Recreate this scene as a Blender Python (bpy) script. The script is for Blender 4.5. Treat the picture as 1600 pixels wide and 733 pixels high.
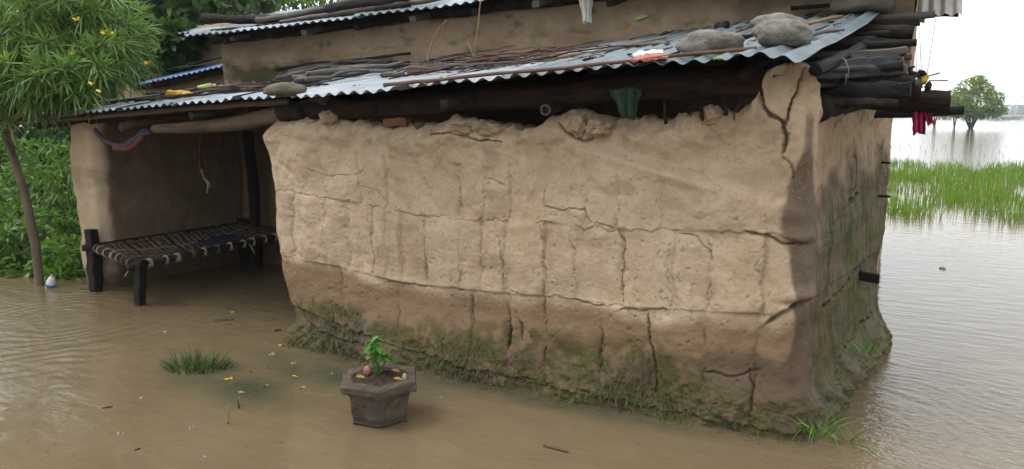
import bpy, bmesh, math, random
import numpy as np
from mathutils import Vector, Matrix, noise as mnoise

random.seed(7)
RNG = np.random.default_rng(7)
scene = bpy.context.scene
for o in list(bpy.data.objects):
    bpy.data.objects.remove(o)
col = scene.collection

# ------------------------------------------------------------------ camera
# World axes: x runs right along the front wall, y runs back into the house, z up, water level z = 0.
F_PX, CAM_H = 1150.0, 1.6
PITCH = math.atan(186.5 / F_PX)
YAW = math.radians(27.965)
CAM = np.array([0.2496, -3.7253, CAM_H])
cam_data = bpy.data.cameras.new("camera")
cam_data.sensor_width = 36.0
cam_data.lens = 36.0 * F_PX / 1600.0
cam_data.clip_start = 0.05
cam_data.clip_end = 6000.0
cam = bpy.data.objects.new("camera", cam_data)
col.objects.link(cam)
cam.location = CAM
cam.rotation_euler = (math.pi / 2 - PITCH, 0, YAW)
scene.camera = cam

# ------------------------------------------------------------------ sky, sun, exposure
SUN_EL, SUN_AZ = math.radians(60), math.radians(238)      # azimuth clockwise from +y
world = bpy.data.worlds.new("World")
scene.world = world
world.use_nodes = True
wn = world.node_tree
wn.nodes.clear()
w_out = wn.nodes.new("ShaderNodeOutputWorld")
w_bg = wn.nodes.new("ShaderNodeBackground")
w_sky = wn.nodes.new("ShaderNodeTexSky")
w_sky.sky_type = 'NISHITA'
w_sky.sun_disc = False
w_sky.sun_elevation = SUN_EL
w_sky.sun_rotation = SUN_AZ
w_sky.air_density = 1.6
w_sky.dust_density = 6.0
w_mix = wn.nodes.new("ShaderNodeMix")
w_mix.data_type = 'RGBA'
w_mix.inputs[0].default_value = 0.86                       # thick even cloud cover
w_mix.inputs[7].default_value = (9.2, 9.5, 9.8, 1)
wn.links.new(w_sky.outputs[0], w_mix.inputs[6])
wn.links.new(w_mix.outputs[2], w_bg.inputs[0])
w_bg.inputs[1].default_value = 0.10
wn.links.new(w_bg.outputs[0], w_out.inputs[0])

sun_data = bpy.data.lights.new("sun", 'SUN')
sun_data.energy = 1.0
sun_data.angle = math.radians(25)
sun_data.color = (1.0, 0.97, 0.92)
sun = bpy.data.objects.new("sun", sun_data)
col.objects.link(sun)
sd = Vector((math.sin(SUN_AZ) * math.cos(SUN_EL), math.cos(SUN_AZ) * math.cos(SUN_EL), math.sin(SUN_EL)))
sun.rotation_euler = (-sd).to_track_quat('-Z', 'Y').to_euler()
sun.location = (0, -3, 12)

scene.view_settings.view_transform = 'Standard'
scene.view_settings.look = 'None'
scene.view_settings.gamma = 1.0
scene.view_settings.use_curve_mapping = False
scene.view_settings.exposure = 1.0
scene.render.engine = 'CYCLES'
scene.cycles.use_denoising = True
scene.cycles.max_bounces = 6
scene.cycles.volume_bounces = 0
scene.cycles.caustics_reflective = False
scene.cycles.caustics_refractive = False

# ------------------------------------------------------------------ tracing on real planes
_cy, _sy, _cp, _sp = math.cos(YAW), math.sin(YAW), math.cos(PITCH), math.sin(PITCH)
_right = np.array([_cy, _sy, 0.0])
_fwdh = np.array([-_sy, _cy, 0.0])
_fwd = _fwdh * _cp + np.array([0, 0, -_sp])
_up = _fwdh * _sp + np.array([0, 0, _cp])

def ray(px, py):
    return _fwd + _right * ((px - 800) / F_PX) - _up * ((py - 366.5) / F_PX)
def aty(px, py, y):
    d = ray(px, py); return CAM + d * (y - CAM[1]) / d[1]
def atz(px, py, z):
    d = ray(px, py); return CAM + d * (z - CAM[2]) / d[2]
def atd(px, py, dist):
    return CAM + ray(px, py) * dist

# ------------------------------------------------------------------ noise (numpy)
_perm = RNG.permutation(512).astype(np.int64)
_perm = np.concatenate([_perm, _perm])
_ga = RNG.uniform(0, 2 * np.pi, 512)
_gx, _gy = np.cos(_ga), np.sin(_ga)
def pn(x, y, seed=0):
    x = np.asarray(x, float) + seed * 17.31; y = np.asarray(y, float) + seed * 9.77
    xi = np.floor(x).astype(np.int64); yi = np.floor(y).astype(np.int64)
    xf = x - xi; yf = y - yi
    u = xf * xf * xf * (xf * (xf * 6 - 15) + 10); v = yf * yf * yf * (yf * (yf * 6 - 15) + 10)
    def g(i, j, dx, dy):
        h = _perm[_perm[(xi + i) & 511] + ((yi + j) & 511)]
        return _gx[h] * dx + _gy[h] * dy
    a = g(0, 0, xf, yf); b = g(1, 0, xf - 1, yf); c = g(0, 1, xf, yf - 1); d = g(1, 1, xf - 1, yf - 1)
    return ((a + u * (b - a)) + v * ((c + u * (d - c)) - (a + u * (b - a)))) * 1.5
def fbm(x, y, seed=0, octv=4, gain=0.5):
    s = 0; a = 1; f = 1
    for i in range(octv):
        s = s + a * pn(np.asarray(x) * f, np.asarray(y) * f, seed + i * 3); a *= gain; f *= 2.03
    return s
def sstep(a, b, x):
    t = np.clip((np.asarray(x, float) - a) / (b - a), 0, 1); return t * t * (3 - 2 * t)

# ------------------------------------------------------------------ objects
def wloc(o):
    v = np.zeros(3)
    while o is not None:
        v += np.array(o.location); o = o.parent
    return v
def tag(o, label=None, cat=None, group=None, kind=None):
    if label: o["label"] = label
    if cat: o["category"] = cat
    if group: o["group"] = group
    if kind: o["kind"] = kind
    return o
def thing(name, label, cat, loc=(0, 0, 0), group=None):
    o = bpy.data.objects.new(name, None)
    o.empty_display_size = 0.1
    col.objects.link(o); o.location = loc
    return tag(o, label, cat, group)
def obj(name, verts, faces, mat, parent=None, smooth=True, attrs=None, loc=None, mats=None, mat_idx=None):
    """one mesh object; verts are given in world metres"""
    verts = np.asarray(verts, dtype=np.float64).reshape(-1, 3)
    if loc is None:
        loc = np.array([verts[:, 0].mean(), verts[:, 1].mean(), verts[:, 2].min()]) if parent is None else wloc(parent)
    me = bpy.data.meshes.new(name)
    if isinstance(faces, np.ndarray):
        nf, k = faces.shape
        me.vertices.add(len(verts)); me.vertices.foreach_set("co", (verts - loc).astype(np.float32).ravel())
        me.loops.add(nf * k); me.loops.foreach_set("vertex_index", faces.astype(np.int32).ravel())
        me.polygons.add(nf); me.polygons.foreach_set("loop_start", np.arange(0, nf * k, k, dtype=np.int32))
        me.update(calc_edges=True); me.validate()
    else:
        me.from_pydata([tuple(v) for v in (verts - loc)], [], [tuple(f) for f in faces]); me.update()
    if smooth:
        me.polygons.foreach_set("use_smooth", np.ones(len(me.polygons), dtype=bool))
    if mats:
        for m in mats: me.materials.append(m)
        me.polygons.foreach_set("material_index", np.asarray(mat_idx, dtype=np.int32))
    elif mat is not None:
        me.materials.append(mat)
    if attrs:
        for k, a in attrs.items():
            at = me.attributes.new(k, 'FLOAT', 'POINT'); at.data.foreach_set("value", np.asarray(a, dtype=np.float32))
    o = bpy.data.objects.new(name, me); col.objects.link(o)
    if parent is None:
        o.location = loc
    else:
        o.parent = parent
    return o
def join(parts):
    vs, fs, n = [], [], 0
    for v, f in parts:
        v = np.asarray(v, float).reshape(-1, 3); vs.append(v)
        fs += [tuple(i + n for i in ff) for ff in f]; n += len(v)
    return np.concatenate(vs), fs

def tube(path, radii, nseg=8, rough=0.0, seed=0, flat=1.0, cap=True):
    path = np.asarray(path, float); n = len(path)
    radii = np.broadcast_to(np.asarray(radii, float), (n,))
    tang = np.gradient(path, axis=0); tang /= np.linalg.norm(tang, axis=1)[:, None] + 1e-9
    ref = np.array([0, 0, 1.0]) if abs(tang[0][2]) < 0.9 else np.array([0, 1.0, 0])
    vs = []
    for i in range(n):
        a = np.cross(ref, tang[i]); a /= np.linalg.norm(a) + 1e-9; b = np.cross(tang[i], a)
        for k in range(nseg):
            th = 2 * math.pi * k / nseg
            r = radii[i] * (1 + (rough * float(pn(3 * math.cos(th) + i * 0.55, 3 * math.sin(th) + seed * 1.7 + i * 0.3, seed)) if rough else 0))
            vs.append(path[i] + a * math.cos(th) * r + b * math.sin(th) * r * flat)
    fs = []
    for i in range(n - 1):
        for k in range(nseg):
            k2 = (k + 1) % nseg
            fs.append((i * nseg + k, i * nseg + k2, (i + 1) * nseg + k2, (i + 1) * nseg + k))
    if cap:
        fs.append(tuple(range(nseg - 1, -1, -1))); fs.append(tuple((n - 1) * nseg + k for k in range(nseg)))
    return np.array(vs), fs
def resample(pts, n, wob=0.0, seed=0):
    pts = np.asarray(pts, float)
    d = np.r_[0, np.cumsum(np.linalg.norm(np.diff(pts, axis=0), axis=1))]
    t = np.linspace(0, d[-1], n)
    p = np.stack([np.interp(t, d, pts[:, k]) for k in range(pts.shape[1])], 1)
    for _ in range(2):
        if n > 3: p[1:-1] = (p[:-2] + 2 * p[1:-1] + p[2:]) / 4
    if wob:
        p += np.stack([fbm(t * 3, np.full(n, 0.3 + k), seed + k, 2) * wob for k in range(p.shape[1])], 1)
    return p
def log(name, pts, r0, r1, mat, parent=None, n=14, wob=0.01, seed=0, nseg=10, rough=0.35, flat=1.0):
    p = resample(pts, n, wob, seed)
    v, f = tube(p, np.linspace(r0, r1, n), nseg, rough, seed, flat)
    o = obj(name, v, f, mat, parent, smooth=True)
    return o
def beam_box(p0, p1, w, h, jit=0.004, n=6, seed=0, roll=0.0):
    """a rough squared timber from p0 to p1"""
    p0 = np.asarray(p0, float); p1 = np.asarray(p1, float)
    t = (p1 - p0) / np.linalg.norm(p1 - p0)
    ref = np.array([0, 0, 1.0]) if abs(t[2]) < 0.9 else np.array([0, 1.0, 0])
    a = np.cross(ref, t); a /= np.linalg.norm(a); b = np.cross(t, a)
    a, b = a * math.cos(roll) + b * math.sin(roll), b * math.cos(roll) - a * math.sin(roll)
    rg = np.random.default_rng(seed + 5)
    c = 0.22
    prof = [(-1 + c, -1), (1 - c, -1), (1, -1 + c), (1, 1 - c), (1 - c, 1), (-1 + c, 1), (-1, 1 - c), (-1, -1 + c)]
    vs = []
    for i in range(n):
        q = p0 + (p1 - p0) * i / (n - 1) + rg.normal(0, jit, 3)
        for (u, v) in prof:
            vs.append(q + a * u * w / 2 + b * v * h / 2 + rg.normal(0, jit * 0.5, 3))
    fs = []
    for i in range(n - 1):
        for k in range(8):
            k2 = (k + 1) % 8; fs.append((i * 8 + k, i * 8 + k2, (i + 1) * 8 + k2, (i + 1) * 8 + k))
    fs.append(tuple(range(7, -1, -1))); fs.append(tuple((n - 1) * 8 + k for k in range(8)))
    return np.array(vs), fs
def lump(center, size, seed=0, rotz=0.0, tilt=0.0, amp=0.18, freq=1.3, sub=4, flatbase=0.0):
    bm = bmesh.new(); bmesh.ops.create_icosphere(bm, subdivisions=sub, radius=1.0)
    vs = []
    for v in bm.verts:
        d = Vector(v.co)
        n1 = mnoise.noise(d * freq + Vector((seed * 3.1, 1.7, seed))); n2 = mnoise.noise(d * freq * 3 + Vector((seed, 5, 2))); n3 = mnoise.noise(d * freq * 9 + Vector((seed, 2, 7)))
        d = d * (1 + amp * n1 + amp * 0.35 * n2 + amp * 0.1 * n3)
        if flatbase and d.z < -flatbase: d.z = -flatbase + (d.z + flatbase) * 0.2
        vs.append(d)
    fs = [tuple(v.index for v in f.verts) for f in bm.faces]; bm.free()
    R = Matrix.Rotation(rotz, 3, 'Z') @ Matrix.Rotation(tilt, 3, 'Y')
    out = [R @ Vector((v.x * size[0], v.y * size[1], v.z * size[2])) + Vector(center) for v in vs]
    return np.array([tuple(v) for v in out]), fs
def grid_faces(nu, nv, closed=False):
    i = np.arange(nu - (0 if closed else 1)); j = np.arange(nv - 1)
    I, J = np.meshgrid(i, j, indexing='ij'); I2 = (I + 1) % nu
    return np.stack([I * nv + J, I2 * nv + J, I2 * nv + J + 1, I * nv + J + 1], -1).reshape(-1, 4)
def leaf_batch(base, dirs, length, width, droop=0.2, nseg=3, prof=None, side=None, fold=0.0):
    """base (N,3), dirs (N,3) unit; returns verts, quad faces, per-vert leaf id; leaves bend with their own weight"""
    base = np.asarray(base, float); N = len(base)
    dirs = dirs / (np.linalg.norm(dirs, axis=1)[:, None] + 1e-9)
    length = np.broadcast_to(np.asarray(length, float), (N,)); width = np.broadcast_to(np.asarray(width, float), (N,))
    droop = np.broadcast_to(np.asarray(droop, float), (N,))
    if side is None:
        rnd = RNG.normal(0, 1, (N, 3)); side = np.cross(dirs, np.array([0, 0, 1.0]) + 0.5 * rnd)
    side = side / (np.linalg.norm(side, axis=1)[:, None] + 1e-9)
    if prof is None: prof = [0.25, 1.0, 0.8, 0.06]
    m = nseg + 1
    V = np.zeros((N, m, 2, 3))
    for k in range(m):
        t = k / nseg
        c = base + dirs * (length * t)[:, None]
        c[:, 2] -= droop * length * t * t
        w = (width * prof[k] * 0.5)[:, None]
        V[:, k, 0] = c - side * w; V[:, k, 1] = c + side * w
    idx = np.arange(N)[:, None] * (m * 2)
    F = []
    for k in range(nseg):
        F.append(np.stack([idx[:, 0] + 2 * k, idx[:, 0] + 2 * k + 1, idx[:, 0] + 2 * k + 3, idx[:, 0] + 2 * k + 2], 1))
    return V.reshape(-1, 3), np.concatenate(F), np.repeat(np.arange(N), m * 2)

# ------------------------------------------------------------------ materials
def nt(name):
    m = bpy.data.materials.new(name); m.use_nodes = True
    t = m.node_tree; b = t.nodes["Principled BSDF"]
    return m, t, b
def N(t, kind, **kw):
    n = t.nodes.new(kind)
    for k, v in kw.items():
        if k.startswith("i_"):
            key = k[2:]; n.inputs[int(key) if key.isdigit() else key].default_value = v
        else: setattr(n, k, v)
    return n
def mixc(t, fac, a, b, blend='MIX'):
    n = t.nodes.new("ShaderNodeMix"); n.data_type = 'RGBA'; n.blend_type = blend; n.clamp_factor = True
    for i, s in ((0, fac), (6, a), (7, b)):
        if isinstance(s, (int, float)): n.inputs[i].default_value = s
        elif isinstance(s, tuple): n.inputs[i].default_value = s if len(s) == 4 else s + (1,)
        else: t.links.new(s, n.inputs[i])
    return n.outputs[2]
def ramp(t, src, lo, hi):
    n = t.nodes.new("ShaderNodeMapRange"); n.inputs[1].default_value = lo; n.inputs[2].default_value = hi
    t.links.new(src, n.inputs[0]); return n.outputs[0]
def noise_tex(t, scale, detail=4, rough=0.55, stretch=None, coord="Object", dist=0.0):
    tc = t.nodes.new("ShaderNodeTexCoord"); src = tc.outputs[coord]
    if stretch:
        mp = t.nodes.new("ShaderNodeMapping"); mp.inputs[3].default_value = stretch; t.links.new(src, mp.inputs[0]); src = mp.outputs[0]
    n = t.nodes.new("ShaderNodeTexNoise"); n.inputs["Scale"].default_value = scale; n.inputs["Detail"].default_value = detail
    n.inputs["Roughness"].default_value = rough; n.inputs["Distortion"].default_value = dist
    t.links.new(src, n.inputs["Vector"]); return n.outputs[0]
def bump(t, b, h, strength=0.3, dist=0.01):
    n = t.nodes.new("ShaderNodeBump"); n.inputs["Strength"].default_value = strength; n.inputs["Distance"].default_value = dist
    t.links.new(h, n.inputs["Height"]); t.links.new(n.outputs[0], b.inputs["Normal"]); return n
def attr(t, name):
    n = t.nodes.new("ShaderNodeAttribute"); n.attribute_name = name; return n.outputs["Fac"]
def math_n(t, op, a, b=0.0):
    n = t.nodes.new("ShaderNodeMath"); n.operation = op
    for i, s in ((0, a), (1, b)):
        if isinstance(s, (int, float)): n.inputs[i].default_value = s
        else: t.links.new(s, n.inputs[i])
    return n.outputs[0]
def simple(name, c1, c2, scale=8, rough=0.85, stretch=None, bstr=0.3, bdist=0.01, c3=None, spec=0.3, metallic=0.0, fine=40):
    m, t, b = nt(name)
    a = noise_tex(t, scale, 6, 0.6, stretch)
    c = mixc(t, ramp(t, a, 0.35, 0.65), c1, c2)
    if c3:
        c = mixc(t, ramp(t, noise_tex(t, scale * 0.37, 5, 0.6, stretch, dist=0.5), 0.52, 0.68), c, c3)
    t.links.new(c, b.inputs["Base Color"])
    b.inputs["Roughness"].default_value = rough; b.inputs["Specular IOR Level"].default_value = spec; b.inputs["Metallic"].default_value = metallic
    if bstr: bump(t, b, noise_tex(t, fine, 5, 0.65, stretch), bstr, bdist)
    return m
def mud_mat(name, base=(0.405, 0.315, 0.217), alt=(0.325, 0.238, 0.152), damp=(0.062, 0.042, 0.026), moss=(0.045, 0.048, 0.013)):
    m, t, b = nt(name)
    n1 = noise_tex(t, 2.2, 6, 0.6); n2 = noise_tex(t, 14, 6, 0.65); n3 = noise_tex(t, 70, 4, 0.6)
    c = mixc(t, ramp(t, n1, 0.36, 0.66), base, alt)
    c = mixc(t, math_n(t, 'MULTIPLY', ramp(t, n2, 0.45, 0.7), 0.45), c, (base[0] * 1.16, base[1] * 1.17, base[2] * 1.2))
    c = mixc(t, math_n(t, 'MULTIPLY', ramp(t, n3, 0.54, 0.72), 0.4), c, (alt[0] * 0.62, alt[1] * 0.6, alt[2] * 0.55))
    c = mixc(t, attr(t, "stain"), c, (0.180, 0.117, 0.068))
    dn = mixc(t, ramp(t, n2, 0.35, 0.7), damp, (damp[0] * 1.55, damp[1] * 1.5, damp[2] * 1.45))
    c = mixc(t, attr(t, "damp"), c, dn)
    mn = mixc(t, ramp(t, n2, 0.4, 0.65), moss, (moss[0] * 1.6, moss[1] * 1.25, moss[2] * 0.9))
    mn = mixc(t, math_n(t, 'MULTIPLY', ramp(t, n1, 0.56, 0.64), 0.7), mn, (0.035, 0.055, 0.045))
    c = mixc(t, attr(t, "moss"), c, mn)
    t.links.new(c, b.inputs["Base Color"])
    r = N(t, "ShaderNodeMapRange"); r.inputs[3].default_value = 0.92; r.inputs[4].default_value = 0.6
    t.links.new(attr(t, "damp"), r.inputs[0]); t.links.new(r.outputs[0], b.inputs["Roughness"])
    b.inputs["Specular IOR Level"].default_value = 0.25
    h = math_n(t, 'ADD', noise_tex(t, 45, 7, 0.68), math_n(t, 'MULTIPLY', noise_tex(t, 160, 3, 0.6), 0.4))
    bump(t, b, h, 0.5, 0.012)
    return m
def leaf_mat(name, dark, light, rough=0.45, trans=0.3, tip=None):
    m, t, b = nt(name)
    c = mixc(t, attr(t, "rnd"), dark, light)
    if tip: c = mixc(t, math_n(t, 'MULTIPLY', ramp(t, attr(t, "rnd"), 0.93, 1.0), 0.8), c, tip)
    t.links.new(c, b.inputs["Base Color"]); b.inputs["Roughness"].default_value = rough; b.inputs["Specular IOR Level"].default_value = 0.35
    tr = N(t, "ShaderNodeBsdfTranslucent"); t.links.new(mixc(t, 0.5, c, (light[0] * 1.6, light[1] * 1.5, light[2] * 0.8)), tr.inputs[0])
    ms = N(t, "ShaderNodeMixShader"); ms.inputs[0].default_value = trans
    t.links.new(b.outputs[0], ms.inputs[1]); t.links.new(tr.outputs[0], ms.inputs[2])
    t.links.new(ms.outputs[0], t.nodes["Material Output"].inputs[0])
    return m

M = {}
def S_(k, *cs): return [tuple(x * k for x in c) for c in cs]
M['mud'] = mud_mat('mud')
M['mud_old'] = mud_mat('mud_old', base=(0.31, 0.23, 0.15), alt=(0.235, 0.168, 0.105))
M['bark_dark'] = simple('bark_dark', (0.009, 0.007, 0.006), (0.024, 0.018, 0.014), 14, 0.75, (1, 1, 1), 0.9, 0.02, c3=(0.040, 0.030, 0.023), spec=0.12)
M['beam_brown'] = simple('beam_brown', (0.012, 0.009, 0.007), (0.050, 0.027, 0.016), 5, 0.8, (1, 6, 6), 0.9, 0.02, c3=(0.008, 0.006, 0.005), spec=0.15)
M['pale_wood'] = simple('pale_wood', (0.135, 0.095, 0.06), (0.085, 0.06, 0.038), 5, 0.8, (1, 8, 8), 0.6, 0.01, c3=(0.045, 0.031, 0.021))
M['charred'] = simple('charred', (0.005, 0.0048, 0.005), (0.014, 0.013, 0.013), 12, 0.6, (1, 4, 4), 0.9, 0.02, spec=0.18)
M['grey_wood'] = simple('grey_wood', (0.09, 0.07875, 0.0675), (0.04125, 0.03525, 0.0315), 6, 0.6, (1, 9, 9), 0.6, 0.01, spec=0.45)
M['twig'] = simple('twig', (0.12, 0.05625, 0.03375), (0.06375, 0.0315, 0.021), 9, 0.7, None, 0.3, 0.004)
M['straw'] = simple('straw', (0.252, 0.162, 0.072), (0.18, 0.108, 0.051), 9, 0.75, None, 0.3, 0.004)
M['stone'] = simple('stone', (0.19, 0.18, 0.155), (0.095, 0.087, 0.07), 11, 0.8, None, 0.9, 0.02, c3=(0.055, 0.052, 0.034), fine=30)
M['stone_brown'] = simple('stone_brown', (0.11, 0.095, 0.068), (0.06, 0.052, 0.034), 8, 0.8, None, 0.5, 0.012, c3=(0.04, 0.042, 0.022), fine=40)
M['brick'] = simple('brick', (0.144, 0.069, 0.039), (0.102, 0.048, 0.0282), 9, 0.9, None, 0.5, 0.01)
M['tarp'] = simple('tarp', (0.003, 0.003, 0.0035), (0.007, 0.007, 0.008), 6, 0.38, None, 0.5, 0.03, spec=0.25, fine=7)
def cement():
    m, t, b = nt('cement')
    a = noise_tex(t, 8, 6, 0.65); c = mixc(t, ramp(t, a, 0.35, 0.65), (0.088, 0.070, 0.052), (0.050, 0.039, 0.028))
    c = mixc(t, math_n(t, 'MULTIPLY', ramp(t, noise_tex(t, 5, 6, 0.7, dist=0.8), 0.52, 0.66), 0.8), c, (0.150, 0.118, 0.080))
    c = mixc(t, math_n(t, 'MULTIPLY', ramp(t, noise_tex(t, 34, 4, 0.7), 0.60, 0.68), 0.7), c, (0.030, 0.023, 0.016))
    tc = N(t, "ShaderNodeTexCoord"); sx = N(t, "ShaderNodeSeparateXYZ"); t.links.new(tc.outputs["Object"], sx.inputs[0])
    wl = ramp(t, math_n(t, 'ADD', sx.outputs[2], math_n(t, 'MULTIPLY', a, -0.06)), 0.185, 0.165)          # soaked band above the water
    c = mixc(t, math_n(t, 'MULTIPLY', wl, 0.7), c, (0.034, 0.026, 0.018))
    t.links.new(c, b.inputs["Base Color"]); b.inputs["Roughness"].default_value = 0.8; b.inputs["Specular IOR Level"].default_value = 0.25
    bump(t, b, noise_tex(t, 40, 6, 0.7), 0.8, 0.01); return m
M['cement'] = cement()
M['soil'] = simple('soil', (0.045, 0.0282, 0.018), (0.021, 0.0132, 0.0084), 30, 0.9, None, 0.8, 0.02, c3=(0.072, 0.048, 0.03))
M['rope'] = simple('rope', (0.252, 0.216, 0.168), (0.144, 0.114, 0.084), 20, 0.9, None, 0.5, 0.004)
M['web_brown'] = simple('web_brown', (0.102, 0.063, 0.039), (0.051, 0.033, 0.0222), 14, 0.9, (6, 1, 1), 0.6, 0.008, c3=(0.15, 0.114, 0.078))
M['web_grey'] = simple('web_grey', (0.06, 0.051, 0.045), (0.03, 0.0258, 0.024), 14, 0.9, (6, 1, 1), 0.6, 0.008, c3=(0.108, 0.09, 0.072))
def flat_cloth(name, c, c2=None, rough=0.8, scale=9): return simple(name, c, c2 or tuple(x * 0.6 for x in c), scale, rough, None, 0.3, 0.006, fine=30)
M['yellow_cloth'] = flat_cloth('yellow_cloth', (0.465, 0.3, 0.03375), (0.375, 0.225, 0.0225))
M['lime_plastic'] = flat_cloth('lime_plastic', (0.294, 0.42, 0.119), (0.21, 0.322, 0.07), 0.35)
M['white_plastic'] = flat_cloth('white_plastic', (0.576, 0.568, 0.528), (0.44, 0.424, 0.368), 0.35)
M['orange_plastic'] = flat_cloth('orange_plastic', (0.33, 0.06, 0.02), (0.26, 0.045, 0.015), 0.4)
M['green_rag'] = flat_cloth('green_rag', (0.022, 0.058, 0.034), (0.010, 0.026, 0.016))
M['pink_cloth'] = flat_cloth('pink_cloth', (0.364, 0.021, 0.091), (0.231, 0.0105, 0.0525))
M['blue_cloth'] = flat_cloth('blue_cloth', (0.012, 0.015, 0.045), (0.008, 0.009, 0.022))
M['red_rag'] = flat_cloth('red_rag', (0.099, 0.0158, 0.0135))
M['teal_cloth'] = flat_cloth('teal_cloth', (0.036, 0.0675, 0.0855))
M['rust_cloth'] = flat_cloth('rust_cloth', (0.144, 0.0495, 0.027))
M['mauve_cloth'] = flat_cloth('mauve_cloth', (0.0765, 0.045, 0.072))
M['dead_leaf'] = flat_cloth('dead_leaf', (0.26, 0.21, 0.03), (0.15, 0.10, 0.02), 0.6)
M['wire'] = simple('wire', (0.09, 0.10, 0.12), (0.14, 0.15, 0.17), 5, 0.5, None, 0)
M['yellow_petal'] = flat_cloth('yellow_petal', (0.56, 0.46, 0.03), (0.44, 0.33, 0.02), 0.6)
M['wet_stick'] = simple('wet_stick', (0.045, 0.028, 0.018), (0.075, 0.048, 0.03), 12, 0.4, None, 0.3, 0.004)
M['dry_reed'] = simple('dry_reed', (0.24, 0.192, 0.072), (0.168, 0.126, 0.048), 12, 0.6, None, 0.2, 0.004)
M['bulb_red'] = simple('bulb_red', (0.18, 0.045, 0.027), (0.33, 0.228, 0.168), 18, 0.35, None, 0.1, 0.002, spec=0.5)
M['shell'] = simple('shell', (0.252, 0.168, 0.102), (0.372, 0.3, 0.216), 30, 0.35, None, 0.1, 0.002, spec=0.5)
# wet corrugated iron: blue-grey zinc, brown rust streaks run down the slope
def tin(name, rust=0.6, tint=(0.17, 0.215, 0.235), dark=(0.09, 0.12, 0.132)):
    m, t, b = nt(name)
    a = noise_tex(t, 3.0, 6, 0.65); s = noise_tex(t, 2.4, 6, 0.7, (9, 1.0, 1.0))
    c = mixc(t, ramp(t, a, 0.35, 0.65), tint, dark)
    rr = ramp(t, s, 0.55, 0.72)
    c = mixc(t, math_n(t, 'MULTIPLY', rr, rust), c, (0.13, 0.085, 0.06))
    c = mixc(t, math_n(t, 'MULTIPLY', ramp(t, noise_tex(t, 26, 5, 0.7), 0.60, 0.72), 0.6), c, (0.07, 0.055, 0.045))
    t.links.new(c, b.inputs["Base Color"])
    b.inputs["Metallic"].default_value = 0.35
    q = N(t, "ShaderNodeMapRange"); q.inputs[3].default_value = 0.32; q.inputs[4].default_value = 0.6
    t.links.new(a, q.inputs[0]); t.links.new(q.outputs[0], b.inputs["Roughness"])
    bump(t, b, noise_tex(t, 22, 5, 0.6), 0.15, 0.006)
    return m
M['tin'] = tin('tin')
M['tin_pale'] = tin('tin_pale', 0.35, (0.33, 0.375, 0.41), (0.21, 0.245, 0.27))
M['tin_blue'] = tin('tin_blue', 0.3, (0.16, 0.27, 0.50), (0.12, 0.20, 0.38))
M['tin_rust'] = tin('tin_rust', 0.9, (0.26, 0.25, 0.21), (0.17, 0.155, 0.125))
M['oleander'] = leaf_mat('oleander', (0.024, 0.078, 0.022), (0.215, 0.35, 0.095), 0.36, 0.28)
M['broad_leaf'] = leaf_mat('broad_leaf', (0.0209, 0.0551, 0.0152), (0.057, 0.1283, 0.0285), 0.45, 0.3, (0.209, 0.209, 0.038))
M['shrub_leaf'] = leaf_mat('shrub_leaf', (0.014, 0.050, 0.009), (0.125, 0.265, 0.033), 0.45, 0.3)
M['grass'] = leaf_mat('grass', (0.02625, 0.05625, 0.0135), (0.075, 0.1275, 0.03), 0.45, 0.2)
M['dull_grass'] = leaf_mat('dull_grass', (0.030, 0.040, 0.014), (0.075, 0.085, 0.03), 0.6, 0.2)
M['rice'] = leaf_mat('rice', (0.045, 0.115, 0.012), (0.17, 0.29, 0.030), 0.5, 0.4)
M['seedling'] = leaf_mat('seedling', (0.0525, 0.15, 0.0225), (0.1275, 0.27, 0.045), 0.4, 0.3)
M['far_leaf'] = leaf_mat('far_leaf', (0.055, 0.125, 0.010), (0.20, 0.31, 0.035), 0.6, 0.4)
M['bank_leaf'] = leaf_mat('bank_leaf', (0.018, 0.033, 0.018), (0.036, 0.054, 0.03), 0.8, 0.1)

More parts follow.
